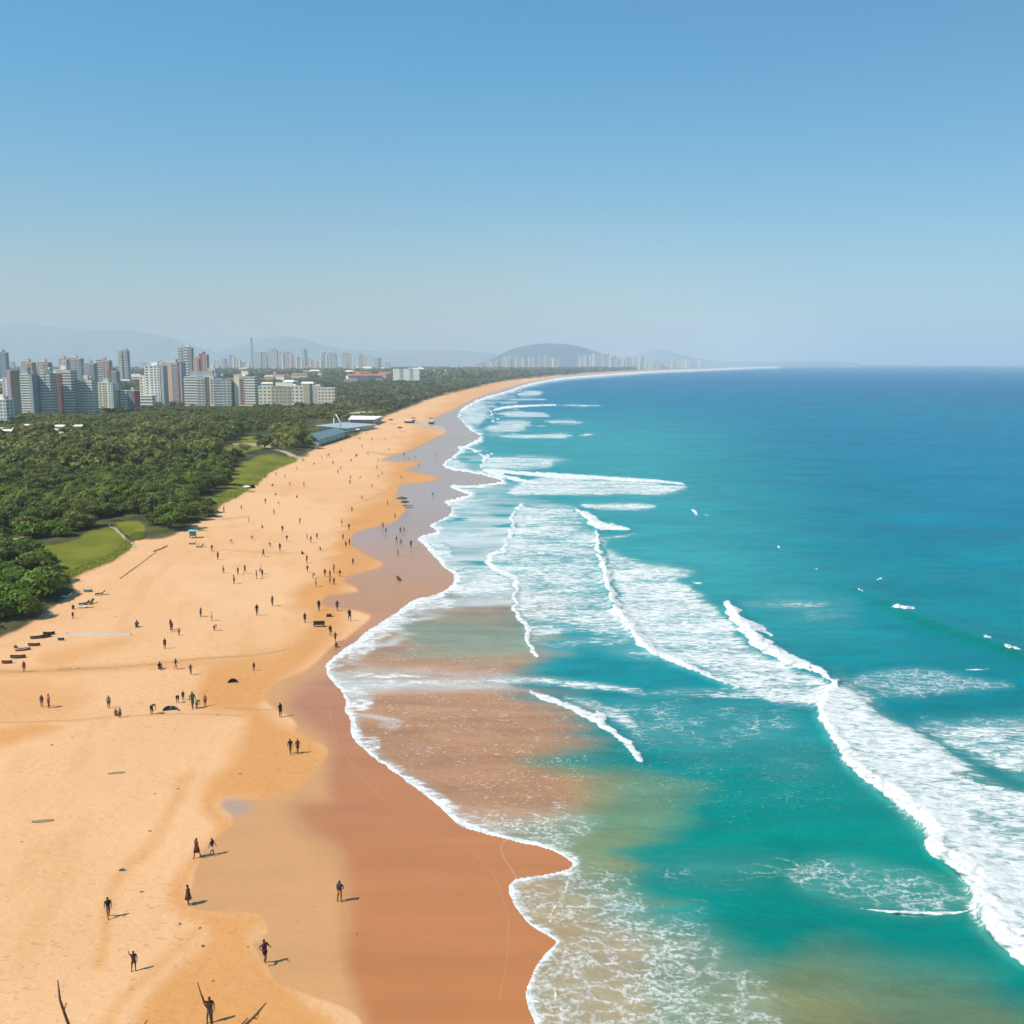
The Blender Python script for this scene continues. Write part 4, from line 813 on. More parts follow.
def skinned(name, J, edges, rad, sub=1, grow=1.0):
    ks = []
    for e in edges:
        for k in e:
            if k not in ks: ks.append(k)
    me = bpy.data.meshes.new('t'); me.from_pydata([J[k] for k in ks], [(ks.index(a), ks.index(b_)) for a, b_ in edges], [])
    o = bpy.data.objects.new('t', me); COL.objects.link(o); m_ = o.modifiers.new('s', 'SKIN'); m_.use_smooth_shade = True
    for i, k in enumerate(ks):
        q = rad[k]*grow; wd_ = 1.25 if k in ('ch', 'sp', 'pel') else 1; me.skin_vertices[0].data[i].radius = (q*wd_, q/wd_**.5); me.skin_vertices[0].data[i].use_root = (i == 0)
    ms = o.modifiers.new('u', 'SUBSURF'); ms.levels = sub; ms.render_levels = sub
    dg = bpy.context.evaluated_depsgraph_get(); dg.update(); res = bpy.data.meshes.new_from_object(o.evaluated_get(dg)); res.name = name
    bpy.data.objects.remove(o); bpy.data.meshes.remove(me)
    for p_ in res.polygons: p_.use_smooth = True
    return res
def fingers(me, J):
    bm = bmesh.new(); bm.from_mesh(me)
    for s in 'LR':
        w_ = Vector(J['w'+s]); d = Vector(J['d'+s]); ax = (d-w_).normalized(); sd = ax.cross(Vector((1, 0, 0))).normalized() if abs(ax.x) < .9 else Vector((0, 1, 0)); up = ax.cross(sd)
        for i, L_ in enumerate((.07, .085, .09, .08)):
            b_ = d+sd*(.022*(i-1.5))+ax*.01; tube(bm, [b_, b_+ax*L_*.55, b_+ax*L_*.9+up*.02], [.010, .009, .007], 5)
        tube(bm, [d+sd*.03-ax*.03, d+sd*.06+ax*.01, d+sd*.065+ax*.04], [.012, .010, .008], 5)
    bm.to_mesh(me); bm.free()
PM = {}
def meshes(pose):
    if pose in PM: return PM[pose]
    J = dict(BASE); J.update(POSE[pose]); body = skinned('body', J, EDG, RAD); fingers(body, J)
    body.materials.append(skin); V = lambda k: Vector(J[k])
    J2 = dict(J); J2['mL'] = tuple(V('sL').lerp(V('eL'), .6)); J2['mR'] = tuple(V('sR').lerp(V('eR'), .6)); r2 = dict(RAD, mL=.058, mR=.058, ch=.145, sp=.13, pel=.13, nk=.05)
    J2['nk'] = tuple(V('ch').lerp(V('nk'), .55)); top = skinned('shirt', J2, [('pel','sp'),('sp','ch'),('ch','nk'),('ch','sL'),('sL','mL'),('ch','sR'),('sR','mR')], r2, 1, 1.12)
    J3 = dict(J); J3['qL'] = tuple(V('hL').lerp(V('kL'), .75)); J3['qR'] = tuple(V('hR').lerp(V('kR'), .75)); r3 = dict(RAD, qL=.085, qR=.085, hL=.1, hR=.1, pel=.13)
    J3['pp'] = tuple(V('pel').lerp(V('sp'), .35)); r3['pp'] = .12; sh_ = skinned('shorts', J3, [('pp','pel'),('pel','hL'),('hL','qL'),('pel','hR'),('hR','qR')], r3, 1, 1.1)
    J4 = {'a': tuple(V('hb')+Vector((0, .03, .03))), 'b': tuple(V('ht')+Vector((0, .02, .01))), 'c': tuple(V('hb')+Vector((0, .055, -.06)))}; hr = skinned('hair', J4, [('a','b'),('a','c')], dict(a=.082, b=.075, c=.045), 1, 1.05)
    dr = bmesh_me('dress', lambda bm: tube(bm, [V('ch'), V('sp'), V('pel'), V('pel')+Vector((0, 0, -.42))], [.16, .15, .18, .27], 12)) if pose in ('stand', 'hips', 'walk') else None
    PM[pose] = (body, top, sh_, hr, dr); return PM[pose]
def omat(o, m_):
    if not o.data.materials: o.data.materials.append(m_)
    o.material_slots[0].link = 'OBJECT'; o.material_slots[0].material = m_
def person(px, py, pose='stand', top='black', bot='navy', face=0.0, label='', group=None, dark=True, scale=1.0, dress=False, hold=None):
    b_, t_, s_, h_, d_ = meshes(pose); o = empty('person', place(px, py), face); o.scale = (scale,)*3; tag(o, label, 'person', group)
    c = link('body', b_, o); omat(c, skin_d if dark else skin); c = link('hair', h_, o); omat(c, hairm)
    if dress and d_: c = link('dress', d_, o); omat(c, CL[top])
    else:
        if top: c = link('shirt', t_, o); omat(c, CL[top])
        c = link('shorts', s_, o); omat(c, CL[bot])
    return o
P = person
P(108.7,918,'walk','black','grey',.6,'person in dark clothes walking alone on the dry sand, lower left',scale=1.08)
P(197,857.5,'walk','maroon','black',-.4,'person in a dark dress, left of a close pair by the wet sand',dress=True,scale=1.12)
P(212.5,855,'walk','navy','white',1.2,'person in navy and white, right of a close pair by the wet sand',scale=.98)
P(188.5,905,'stand','brown','brown',1.7,'person in a long brown robe at the edge of the wet film',dress=True,scale=1.08)
P(134.3,971,'reach','brown','black',.4,'dark person reaching up an arm on dry sand, lowest left',scale=.95)
P(340,902,'hips','navy','orange',2.9,'person in a navy top and orange trousers alone on wet sand',scale=1.15)
P(265,964.5,'run','maroon','black',.8,'person in dark red running across the sand near the bottom',scale=1.2)
P(210.5,1023,'reach','brown','grey',.3,'brown-clad person holding a long bare pole at the bottom',scale=1.15)
P(290.5,754,'walk','black','grey',.5,'left one of a walking pair beside the brown wet sand',scale=1.1); P(297.8,753.5,'walk','brown','black',.4,'right one of a walking pair beside the brown wet sand',scale=1.05)
P(280.5,717,'stand','black','black',.8,'lone dark figure standing where the sand spit meets wet sand',scale=1.15)
P(24.3,672,'stand','red','brown',.3,'person in red standing on the dark tide line at left')
P(42,707,'stand','brown','grey',.2,'left one of two people standing together far left'); P(49,708,'hips','orange','brown',-.6,'right one of two people standing together far left',scale=1.15)
P(109,708.5,'stand','tan','brown',.5,'lone tan-clad person above the flat sand plain',scale=1.05); P(115.6,715.5,'sit','tan','brown',.9,'small seated person left of a short standing one'); P(120.3,718,'stand','tan','black',.9,'short person right of a small seated one',scale=.8)
P(151.8,714.5,'bend','brown','black',1.2,'person bending down left of the blue shelter',scale=1.25)
P(177.5,703,'bend','black','navy',.4,'person stooping just right of the blue shelter'); P(183.2,700.5,'stand','maroon','black',.4,'dark red person behind the blue shelter',scale=.8)
P(192.8,709,'walk','green','green',.6,'tall person in green beside a smaller green one',scale=1.4); P(196.8,709,'bend','green','green',2.6,'small stooping person in green beside the tall green one')
P(205.3,706.5,'stand','tan','red',.4,'person in tan and red right of the green pair',scale=.95)
P(159.5,669,'sit','black','black',.7,'black-clad person sitting on the tide line',scale=1.3); P(176,669.5,'walk','brown','tan',1.5,'brown figure stepping along the tide line'); P(190.8,675.3,'run','grey','tan',.5,'slim figure running below the tide line')
P(254,671,'stand','brown','grey',.2,'person standing by the end of the dark tide line',scale=.8)
P(171.8,632,'walk','brown','maroon',.3,'front one of a tall close pair above the tide line',scale=1.1); P(170.8,630,'stand','maroon','brown',1.3,'rear one of a tall close pair above the tide line',scale=1.15)
P(179,636,'stand','tan','tan',.3,'small tan figure right of the tall close pair',scale=.8); P(165,649,'stand','brown','black',.3,'lone brown figure between pair and tide line',scale=1.05); P(137,627,'sit','teal','navy',.3,'seated figure in teal below the pale strip of cloth',scale=1.4)
P(214.3,631,'bend','tan','brown',1.2,'tan figure bending right of the tall pair'); P(257,615.5,'walk','black','brown',.5,'dark walker alone in the middle of the dry sand',scale=1.25)
P(73,619,'stand','black','brown',.3,'small dark figure below the row of loungers, nearer one',scale=.8); P(73.3,609,'sit','black','grey',.3,'small dark seated figure below the teal boat')
P(319,611,'stand','black','brown',.6,'dark figure above the black bench',scale=1.25); P(337.3,611,'walk','maroon','black',.6,'dark red walker right of the black box',scale=1.2); P(349.6,621,'hips','black','black',.3,'dark figure at the tip of the sand spit beside the swash',scale=1.3)
P(305,623,'stand','maroon','black',.4,'dark red figure left of the black bench',scale=1.1); P(330.5,635.8,'hips','black','brown',.6,'left one of a dark pair below the black bench',scale=1.1); P(335.4,642,'walk','grey','black',.6,'middle one of three figures below the black bench'); P(336,647,'sit','brown','black',.6,'crouched lowest figure below the black bench')
P(397.3,579.5,'sit','black','red',.7,'left one of two crouched on the far wet sand'); P(399.3,581,'sit','brown','black',2.7,'right one of two crouched on the far wet sand')
# the crowd
CROWD = [(241.5,510),(249,523),(232,544),(212,552),(270.5,547),(280,551),(263.5,557),(302,554.5),(307,539.5),(311,543),(317,539),(320.5,551),(307.5,572.5),(307,563.5),(313,578),(316,587),(325,577),(330,578),(330,584),(334,573),(334,585),(340,577),(353,565),(223.5,573),(238,575),(245,573.5),(234,584),(256.5,579),(262.5,577),(260.8,574),(272.5,606),(201,617),(212,621),
 (274,514.5),(273,486),(276,495),(265.5,504),(279,505),(276,476),(258,487),(282.5,532.5),(287,542),(342,526),(349,530),(343,540),(346,548),(349.5,545),(350.5,479.5),(360,479),(350,484.5),(382,475),(378,478),(401,479),(419,468),(415,459.5),(436,457),(433,496),(395,518.5),(404,532.5),(400.5,534.5),(396.5,542.5),(401,545),(387.5,506),(357,457),(351,462),(338,474),(341,470),(377,469),(389,450),(400,430),(297,470),
 (304,487),(329,457),(322,459),(307,455),(327,458),(341,452),(356,458),(368,455),(362,448),(333,465),(314,466),(303,462),(385,440),(372,441),(395,437),(411,548),(398,556),(383,529),(386,534),(300,524),(252,540),(262,528),(218,560),(224,512),(236,499),(285,478),(290,486),(297,498),(352,512),(362,500),(372,488),(378,462),(386,425),(381,423),(413,419),(419,424),(366,434),(360,440),(404,456),(408,459),(310,447),(318,450)]
r = random.Random(4)
tops = ['black','brown','maroon','navy','tan','grey','white','blue','brown','red','teal','orange','black']; poses = ['stand','walk','stand','hips','walk','bend','stand','run','sit']
def czone(u, v):
    if v > 560: return 'in the crowd on the dry sand bar' if u > 290 else 'in the loose row of people mid-beach'
    if v > 525: return 'on the wet foreshore of the middle beach' if u > 380 else ('in the group on the middle beach' if u > 296 else 'on the sand below the teal hut')
    if v > 465: return 'on the foreshore towards the far spit' if u > 370 else ('on the sand beside the upper lawn' if u < 310 else 'on the open sand left of the spits')
    return 'on the far beach by the club halls'
for (u, v) in CROWD:
    tp = r.choice(tops); ps = r.choice(poses); zn = czone(u, v); adj = {'sit': 'seated', 'bend': 'stooping', 'run': 'running', 'walk': 'walking'}.get(ps, 'standing')
    P(u, v, ps, tp, r.choice(['black','navy','grey','brown']), r.uniform(0, 6.28), f'tiny {adj} figure in {tp} {zn}', f'{adj} people in {tp} {zn}', r.random() < .7, r.uniform(.9, 1.2))
# ================= things on the sand =================
drift = simple('bleached_timber', (.30,.19,.10), .95, .3, 3); wood = simple('weathered_wood', (.12,.075,.045), .9, .3, 4); wood2 = simple('dull_board', (.30,.22,.11), .8, .2, 2); teal = simple('teal_paint', (.05,.36,.36), .6); dk = simple('dark_canvas', (.03,.028,.03), .9); redp = simple('red_paint', (.35,.05,.04), .5); bluec = simple('blue_canvas', (.04,.16,.36), .8); whc = simple('white_canvas', (.68,.70,.72), .8)
def hull(L_, B_, D_):
    def fn(bm):
        n = 11; rg = []
        for i in range(n):
            s = -1+2*i/(n-1); w_ = B_/2*(1-abs(s)**2.6)+.02; sh = D_*(1+.45*s*s); ring = []
            for k in range(9):
                a = math.pi*k/8; ring.append(bm.verts.new((s*L_/2, -w_*math.cos(a), sh-(sh-.05*s*s)*math.sin(a)**.7)))
            for k in range(8, -1, -1):
                a = math.pi*k/8; ring.append(bm.verts.new((s*L_/2*.96, -w_*.86*math.cos(a), sh-(sh-.12)*math.sin(a)**.7*.9)))
            rg.append(ring)
        m_ = len(rg[0])
        for i in range(n-1):
            for k in range(m_): bm.faces.new((rg[i][k], rg[i+1][k], rg[i+1][(k+1) % m_], rg[i][(k+1) % m_]))
        bm.faces.new(rg[0][::-1]); bm.faces.new(rg[-1])
    return fn
def boat(px, py, L_, rz, m_, label):
    L_ *= .78
    t = empty('rowing_boat', place(px, py), rz); tag(t, label, 'boat'); link('hull', bmesh_me('hull', hull(L_, L_*.38, .32)), t, [m_])
    for s in (-.22, .15): link('thwart', box_me('thwart', (L_*s-.12, L_*s+.12, -L_*.15, L_*.15, .25, .29)), t, [wood])
    link('gunwale', bmesh_me('gunwale', lambda bm: [tube(bm, [(L_/2*s, q*(L_*.17*(1-abs(s)**2.6)+.02), .32*(1+.45*s*s)+.03) for s in np.linspace(-.98, .98, 9)], [.04]*9, 5) for q in (-1, 1)]), t, [whc if m_ is redp else dk]); return t
for a in [(7,663.5,2.0,.1,wood,'small dark boat lowest of the beached boats at far left'),(18,658,2.9,.15,wood,'long black beached boat below the red one'),(23,650.5,2.8,.5,redp,'red beached boat with a white rim at far left'),(16,649,1.7,2.2,wood,'short brown boat touching the left of the red boat'),(34,646,2.4,.1,wood,'flat dark boat above the red boat'),
          (37,638.5,2.6,.5,wood,'left boat of the upper dark heap'),(45,637.5,2.7,.9,wood,'middle boat of the upper dark heap'),(49,634.5,2.4,.2,dk,'right boat of the upper dark heap'),(88,592,2.2,.2,teal,'teal boat below the lower lawn'),(61,640.5,1.3,.1,wood,'tiny dark boat right of the upper heap')]: boat(*a)
def mat_thing(px, py, L_, B_, rz, m_, label, name='beach_mat', cat='mat'):
    t = empty(name, place(px, py), rz); tag(t, label, cat)
    def fn(bm):
        n = 8
        for i in range(n):
            x0 = -L_/2+L_*i/n; boxbm(bm, x0+.01, x0+L_/n-.005, -B_/2, B_/2, -.05, .10+.06*math.sin(i*1.3))
    link('panel', bmesh_me('panel', fn, False), t, [m_]); link('roll', bmesh_me('roll', lambda bm: tube(bm, [(-L_/2, -B_/2, .14), (-L_/2, B_/2, .14)], [.12, .12], 8)), t, [m_]); return t
def lounger(px, py, rz, m_, label, group=None):
    t = empty('sun_lounger', place(px, py), rz); tag(t, label, 'sun lounger', group)
    link('seat', box_me('seat', (-.9, .5, -.35, .35, .28, .38)), t, [m_]); b_ = link('backrest', box_me('backrest', (0, .75, -.35, .35, 0, .09)), t, [m_]); b_.location = (.5, 0, .30); b_.rotation_euler = (0, -.8, 0)
    for x in (-.8, .45):
        for y in (-.3, .3): link('leg', box_me('leg', (x-.04, x+.04, y-.04, y+.04, 0, .279)), t, [wood])
for a in [(100,595,.4,dk,'dark lounger right of the teal boat'),(84,605,.5,dk,'upper dark lounger in the small cluster under the lawn'),(89,604,.9,dk,'right dark lounger in the small cluster under the lawn'),(84,608,.2,whc,'pale lounger in the small cluster under the lawn'),(193,544.5,.1,dk,'dark lounger directly below the teal hut'),(200,547.5,.6,wood,'brown lounger right of and below the teal hut'),(201,531,.3,dk,'dark lounger right of the teal hut'),(187,531,.9,dk,'dark lounger left of the teal hut'),(66,598,.1,whc,'white lounger in the shade of the thicket')]: lounger(*a)
# surfboards lying flat
def board(px, py, L_, rz, label):
    t = empty('surfboard', place(px, py), rz); tag(t, label, 'surfboard')
    def fn(bm):
        n = 16; a = [(L_/2*math.cos(6.2832*i/n), .30*math.copysign(abs(math.sin(6.2832*i/n))**.8, math.sin(6.2832*i/n))) for i in range(n)]
        lo = [bm.verts.new((x*.94, y*.85, .02)) for x, y in a]; md_ = [bm.verts.new((x, y, .06)) for x, y in a]; hi = [bm.verts.new((x*.93, y*.8, .10)) for x, y in a]
        bm.faces.new(lo[::-1]); bm.faces.new(hi)
        for A_, B__ in ((lo, md_), (md_, hi)):
            for i in range(n): bm.faces.new((A_[i], A_[(i+1) % n], B__[(i+1) % n], B__[i]))
    link('deck', bmesh_me('deck', fn), t, [wood2]); link('stringer', box_me('stringer', (-L_*.45, L_*.45, -.015, .015, .095, .106)), t, [wood]); 
    link('fin', bmesh_me('fin', lambda bm: bm.faces.new([bm.verts.new(c) for c in ((-L_*.4, 0, .1), (-L_*.33, 0, .1), (-L_*.42, 0, .22))]), False), t, [wood])
board(116.5,773.5,1.9,.25,'dull brown surfboard lying flat on the plain, upper one'); board(42.5,821.5,2.15,.2,'dull brown surfboard lying flat on the plain, lower left one')
# teal hut on stilts with stairs
t = empty('beach_hut', place(193,538), .2); t.scale = (.62,)*3; tag(t, 'teal lifeguard hut on short legs beside the wooded sand edge', 'hut')
link('wall', box_me('wall', (-1.3, 1.3, -1, 1, 1.0, 3.0)), t, [teal]); link('roof', box_me('roof', (-1.8, 1.8, -1.5, 1.5, 3.003, 3.2)), t, [simple('pale_teal', (.25,.52,.52), .6)])
for x in (-1.1, 1.1):
    for y in (-.8, .8): link('leg', box_me('leg', (x-.08, x+.08, y-.08, y+.08, -.2, .997)), t, [wood])
link('window', box_me('window', (-.6, .6, -1.04, -.98, 1.7, 2.5)), t.children[0], [glass]); link('ladder', box_me('ladder', *[(-.3, .3, -1.2-.18*k, -1.02-.18*k, .85-.22*k, .92-.22*k) for k in range(4)]), t, [wood])
# blue pop-up shelter
def tent(px, py, s, rz, m1, m2, label):
    t = empty('beach_tent', place(px, py), rz); t.scale = (s,)*3; tag(t, label, 'tent')
    def dome(bm):
        n = 9; rg = []
        for j in range(6):
            a = j/5*math.pi/2; rg.append([bm.verts.new((1.2*math.cos(a)*math.cos(math.pi*i/(n-1)), .9*math.cos(a)*math.sin(math.pi*i/(n-1))-.1, 1.15*math.sin(a))) for i in range(n)])
        for j in range(5):
            for i in range(n-1): bm.faces.new((rg[j][i], rg[j][i+1], rg[j+1][i+1], rg[j+1][i]))
    me = bmesh_me('canopy', dome); o_ = link('canopy', me, t, [m1]); sm_ = o_.modifiers.new('t', 'SOLIDIFY'); sm_.thickness = .03
    link('groundsheet', box_me('groundsheet', (-1.15, 1.15, -1.0, .6, .0, .04)), t, [m2]); link('pole', bmesh_me('pole', lambda bm: tube(bm, [(1.2*math.cos(math.pi*k/10), -.12, 1.17*math.sin(math.pi*k/10)) for k in range(11)], [.025]*11, 5)), t, [wood])
tent(168.5,711,.62,.3,bluec,bluec,'dark blue beach tent in the family group'); tent(174,711,.62,-.3,simple('pale_blue_canvas', (.25,.45,.62), .8),whc,'pale blue and white tent right of the dark blue one')
tent(233,683,.6,.2,simple('navy_canvas', (.05,.07,.12), .8),bluec,'small navy tent alone near the wet sand'); tent(252,488,1.0,.2,dk,wood,'black tent by the edge of the upper lawn'); pass
tent(122.2,871,.24,.2,whc,teal,'little white and teal pop-up tent on the plain'); pass
def bench(px, py, L_, rz, label, name='bench'):
    t = empty(name, place(px, py), rz); tag(t, label, 'bench'); link('seat', box_me('seat', (-L_/2, L_/2, -.3, .3, .42, .52)), t, [dk]); link('backrest', box_me('backrest', (-L_/2, L_/2, .24, .32, .523, 1.0)), t, [dk])
    for x in (-.42, .42):
        for y in (-.22, .22): link('leg', box_me('leg', (x*L_-.05, x*L_+.05, y-.05, y+.05, 0, .418)), t, [wood])
bench(319,627,1.9,.05,'long black bench beside the wet sand'); 
t = empty('crate', place(329,616.5), .2); tag(t, 'small black crate between two dark figures', 'crate'); link('box', box_me('box', (-.45, .45, -.3, .3, 0, .4)), t, [dk]); link('lid', box_me('lid', (-.48, .48, -.33, .33, .403, .46)), t, [wood])
def parasol(px, py, m_, label, group=None, s=1.0):
    t = empty('parasol', place(px, py), random.uniform(0, 3)); t.scale = (s,)*3; tag(t, label, 'parasol', group); link('pole', bmesh_me('pole', lambda bm: tube(bm, [(0, 0, -.2), (0, 0, 2.35)], [.03, .03], 6)), t, [wood])
    def fn(bm):
        a = bm.verts.new((0, 0, 2.4)); rg = [bm.verts.new((1.4*math.cos(6.2832*i/8), 1.4*math.sin(6.2832*i/8), 1.95)) for i in range(8)]; b2 = [bm.verts.new((1.38*math.cos(6.2832*i/8), 1.38*math.sin(6.2832*i/8), 1.8)) for i in range(8)]
        for i in range(8): bm.faces.new((a, rg[i], rg[(i+1) % 8])); bm.faces.new((rg[i], b2[i], b2[(i+1) % 8], rg[(i+1) % 8]))
    o_ = link('canopy', bmesh_me('canopy', fn, False), t, [m_]); o_.modifiers.new('t', 'SOLIDIFY').thickness = .02
for a in [(402,506,wood,'brown parasol at the wet edge above the grey foreshore',None,1.3),(405,508,dk,'dark parasol right of the brown one at the wet edge',None,1.0),(347,437,dk,'dark parasol on the far sand below the halls, left one',None,1.3),(355,438,wood,'brown parasol on the far sand below the halls, right one',None,1.3),(391,424,dk,'dark parasol left of the far white kiosk',None,1.6),(431,422,redp,'red parasol at the far foreshore',None,1.5),(400,432,dk,'dark parasol below the far white kiosk',None,1.5),(358,433,whc,'white parasol near the pale roofed hall',None,1.2),(247,492,whc,'white parasol at the edge of the upper lawn',None,1.0)]: parasol(*a)
def kiosk(px, py, L_, label, m_):
    t = empty('kiosk', place(px, py), 0); tag(t, label, 'kiosk'); link('roof', box_me('roof', (-L_/2, L_/2, -2, 2, 2.4, 2.7)), t, [m_]); link('counter', box_me('counter', (-L_*.4, L_*.4, -1.2, 1.2, 0, 1.1)), t, [dk])
    for x in (-.45, .45):
        for y in (-1.8, 1.8): link('post', box_me('post', (x*L_-.1, x*L_+.1, y-.1, y+.1, -.2, 2.397)), t, [wood])
kiosk(409.5,423,8,'low white open kiosk on the far beach',whc); kiosk(431.5,424,4,'small white kiosk at the far wet sand',whc); kiosk(413.5,421,2.5,'tall dark kiosk behind the white one',dk)
# rope of pale cloth, timber groyne, poles
def strip(px0, py0, px1, py1, w_, h_, m_, name, label, cat, n=24, kind_part='panel', wob=.15):
    a = place(px0, py0); b_ = place(px1, py1); t = empty(name, a); tag(t, label, cat); d = b_-a; nrm = Vector((-d.y, d.x, 0)).normalized(); r_ = random.Random(3)
    def fn(bm):
        rg = []
        for i in range(n+1):
            s = i/n; c = d*s+nrm*(math.sin(s*9)*wob+r_.uniform(-.05, .05)); q = w_/2*(.8+.4*r_.random())
            rg.append([bm.verts.new(c+nrm*-q), bm.verts.new(c+nrm*-q*.8+Vector((0, 0, h_))), bm.verts.new(c+nrm*q*.8+Vector((0, 0, h_*.9))), bm.verts.new(c+nrm*q)])
        for i in range(n):
            for k in range(4): bm.faces.new((rg[i][k], rg[i+1][k], rg[i+1][(k+1) % 4], rg[i][(k+1) % 4]))
        bm.faces.new(rg[0][::-1]); bm.faces.new(rg[-1])
    link(kind_part, bmesh_me(kind_part, fn, False), t, [m_])
    for s in (0, 1): link('peg', bmesh_me('peg', lambda bm: tube(bm, [d*s+Vector((0, 0, -.1)), d*s+Vector((0, 0, h_+.25))], [.05, .05], 6)), t, [wood])
strip(67,634.5,131,635,.55,.10,simple('pale_blue_cloth', (.42,.50,.52), .8),'windbreak','long pale blue strip of cloth laid across the sand','cloth')
strip(120,579,156,552.5,.22,.14,drift,'groyne','dark timber edging running from the path down the sand','groyne',20,'planks',.05); strip(154,552,167,546.5,.6,.25,drift,'groyne','short thick timber edging at the upper end of the long one','groyne',8,'planks',.1)
def branch(pts, rs, label, twigs=(), D0=60.0):
    """upright, all of it at one distance from the shore mark; a point is (across, up) as surveyed"""
    def P0(u, v):
        zq = float(ztop(v, D0)); return Vector(((u-512)/F*(D0*CP+(H-zq)*SP), D0, zq))
    u0, v0 = pts[0]; base = P0(u0, v0); base.z = land_z1(u0, 1050); t = empty('dead_branch', base); tag(t, label, 'branch')
    jit = lambda i: Vector((0, .12*math.sin(i*2.1), 0))
    q = [Vector((0, 0, -.3))]+[P0(*p_)-base+jit(i) for i, p_ in enumerate(pts) if p_[1] < 1045]
    link('stem', bmesh_me('stem', lambda bm: tube(bm, q, [rs[0]]+list(rs)[-(len(q)-1):], 7)), t, [wood])
    for tw in twigs: link('twig', bmesh_me('twig', lambda bm: tube(bm, [P0(*p_)-base for p_ in tw], [.045, .035, .02][:len(tw)], 5)), t, [wood])
branch([(74,1052),(68,1026),(63,1006),(60,1000),(57,981)],[.12,.10,.085,.075,.035],'thin leaning dead branch at the lower left corner',[[(60.5,1002),(58.5,996)],[(64,1010),(66.5,1003)]])
branch([(216,1050),(209,1012),(205,1003),(201,994),(197,983)],[.10,.06,.055,.05,.03],'long bare pole held up by the brown-clad person at the bottom')
branch([(228,1050),(244,1027),(256,1014),(266,1003)],[.12,.10,.09,.04],'forked dead branch rising at the bottom edge, longer one',[[(252,1018),(257,1019),(259,1013)]])
branch([(226,1050),(241,1026),(248,1017)],[.09,.07,.04],'shorter dead branch left of the forked one')
branch([(132,1050),(142,1028),(148,1019)],[.08,.06,.03],'dead branch tip poking up at the bottom, left of the pole')
# driftwood and stones
r = random.Random(9)
def stone_me(k):
    def fn(bm):
        bmesh.ops.create_icosphere(bm, subdivisions=2, radius=1)
        for v in bm.verts: v.co *= 1+.25*math.sin(v.co.x*3+k)*math.cos(v.co.y*4+k); v.co.x *= 1.6; v.co.z *= .6
    return bmesh_me('driftwood', fn)
ST = [stone_me(k) for k in range(3)]; drift = simple('driftwood', (.20,.115,.055), .95, .3, 3)
for m_ in ST: m_.materials.append(drift)
DR = [(150,831,'by the dark track in the sand plain'),(142,892,'below the white pop-up tent'),(22,842,'below the lower surfboard'),(155,794,'near the end of the dark track'),(178,789,'near the end of the dark track'),(52,745,'above the upper surfboard'),(72,737,'above the upper surfboard'),(240,774,'on the orange sand by the tan pool'),(214,679,'below the tide line by the navy tent'),(218,715,'right of the family group'),(184,690,'above the family group'),(203,946,'on the orange sand near the runner'),
 (213,981,'on the orange sand near the runner'),(248,947,'on the orange sand near the runner'),(357,934,'on the brown wet sand'),(194,660,'on the tide line'),(224,647,'above the tide line by the navy tent'),(217,654,'above the tide line by the navy tent'),(116,670,'on the tide line'),(303,651,'near the black bench'),(232,633,'right of the tall pair'),(115,617,'under the lower lawn'),(62,669,'on the tide line'),(70,669,'on the tide line'),(78,668.5,'on the tide line'),(200,928,'near the runner'),(180,924,'near the robed person'),(248,679,'beside the navy tent')]
for u, v, zn in DR:
    o = tag(bpy.data.objects.new('driftwood', r.choice(ST)), f'small brown lump of driftwood {zn}', 'driftwood', 'driftwood '+zn); COL.objects.link(o); o.location = place(u, v); s = r.uniform(.07, .15); o.scale = (s, s, s*.8); o.rotation_euler = (0, 0, r.uniform(0, 3))
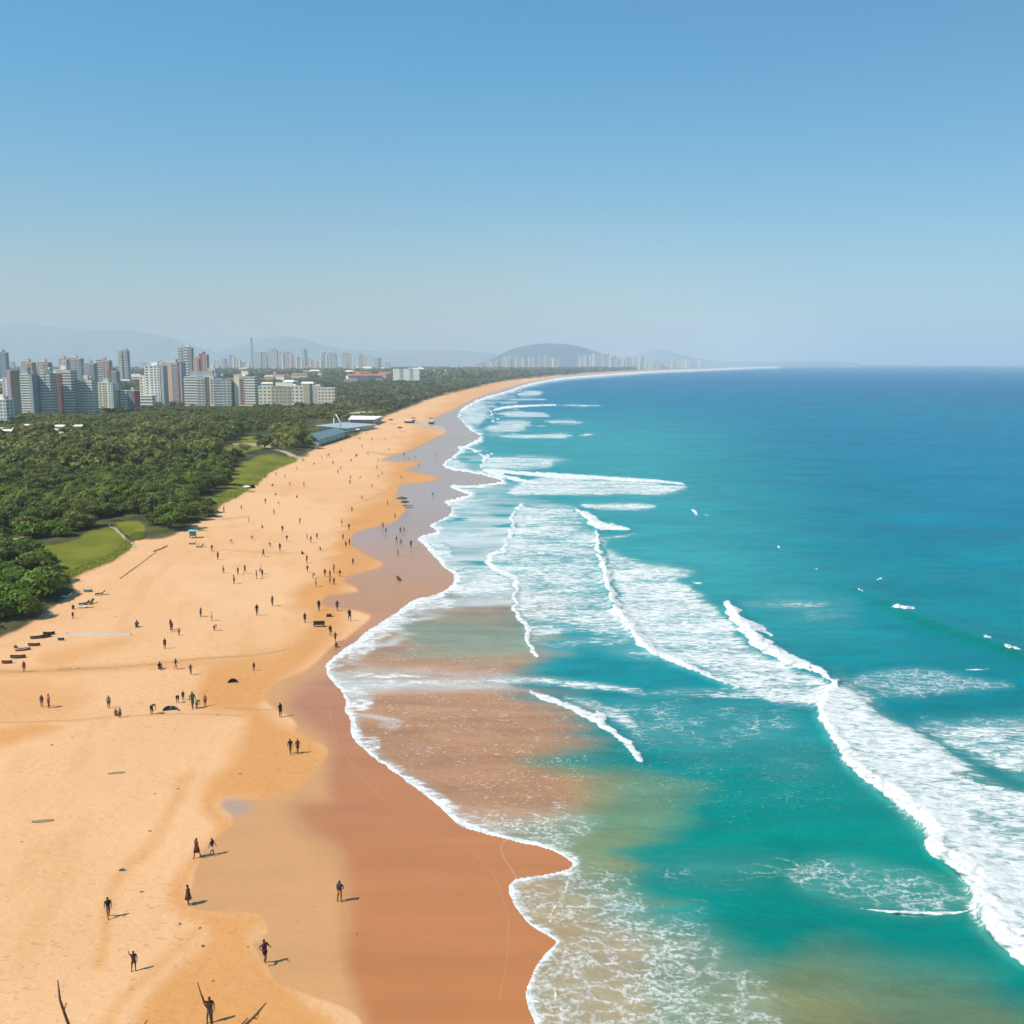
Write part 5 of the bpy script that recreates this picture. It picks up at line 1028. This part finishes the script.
# ================= light, air, camera =================
SUN = Vector((-1.0, -.46, 1.28)).normalized(); EL = math.asin(SUN.z); AZ = math.atan2(SUN.x, SUN.y)
w = bpy.data.worlds.new('World'); SC.world = w; w.use_nodes = True; nt = w.node_tree
sk = nt.nodes.new('ShaderNodeTexSky'); sk.sky_type = 'NISHITA'; sk.sun_disc = False; sk.sun_elevation = EL; sk.sun_rotation = AZ
sk.altitude = 0; sk.air_density = 1.0; sk.dust_density = .5; sk.ozone_density = 1.0
bg = nt.nodes['Background']; bg.inputs['Strength'].default_value = SKY; tc = nt.nodes.new('ShaderNodeTexCoord'); sx_ = nt.nodes.new('ShaderNodeSeparateXYZ'); nt.links.new(tc.outputs['Generated'], sx_.inputs[0])
tint = mixc(nt, mrange(nt, sx_.outputs[2], -.02, .30), (.78,.82,.82), (.30,.99,1.20)); tint = mixc(nt, mrange(nt, sx_.outputs[0], -.1, .6, 0, .5), tint, (.40,.72,.84))
nt.links.new(mixc(nt, 1.0, sk.outputs[0], tint, 'MULTIPLY'), bg.inputs['Color'])
l = bpy.data.lights.new('sun', 'SUN'); l.energy = SUNE; l.angle = math.radians(.5); l.color = (1, .955, .88)
so_ = bpy.data.objects.new('sun', l); COL.objects.link(so_); so_.rotation_euler = SUN.to_track_quat('Z', 'Y').to_euler(); so_.location = (-60, -40, 120)
if HAZE:
    bm = bmesh.new(); bmesh.ops.create_cube(bm, size=1.0); me = bpy.data.meshes.new('haze'); bm.to_mesh(me); bm.free()
    hz = bpy.data.materials.new('haze'); hz.use_nodes = True; nt = hz.node_tree; nt.nodes.remove(nt.nodes['Principled BSDF'])
    pv = nd(nt, 'ShaderNodeVolumePrincipled', i_Density=HAZE, i_Anisotropy=.0); pv.inputs['Color'].default_value = HAZEC
    nt.links.new(pv.outputs[0], nt.nodes['Material Output'].inputs['Volume'])
    o = link('haze', me, None, [hz]); o.scale = (68000, 68000, 707); o.location = (0, 0, 707/2-7.5)
    tag(o, kind='stuff', label='thin blue sea haze over the whole coast', cat='haze')
cam = bpy.data.cameras.new('camera'); cam.lens = 35; cam.sensor_width = 36; cam.clip_start = .5; cam.clip_end = 200000
co = bpy.data.objects.new('camera', cam); COL.objects.link(co); co.location = (0, 0, H); co.rotation_euler = (math.pi/2-PT, 0, 0); SC.camera = co
SC.view_settings.view_transform = 'Standard'; SC.view_settings.look = 'None'; SC.view_settings.exposure = EXPO; SC.view_settings.gamma = 1
SC.cycles.max_bounces = 5; SC.cycles.diffuse_bounces = 2; SC.cycles.glossy_bounces = 2; SC.cycles.transparent_max_bounces = 6; SC.cycles.volume_bounces = 1
SC.cycles.use_denoising = True
try: SC.cycles.denoiser = 'OPENIMAGEDENOISE'
except Exception: pass
SC.cycles.use_adaptive_sampling = True; SC.cycles.adaptive_threshold = .015
SC.cycles.caustics_reflective = False; SC.cycles.caustics_refractive = False
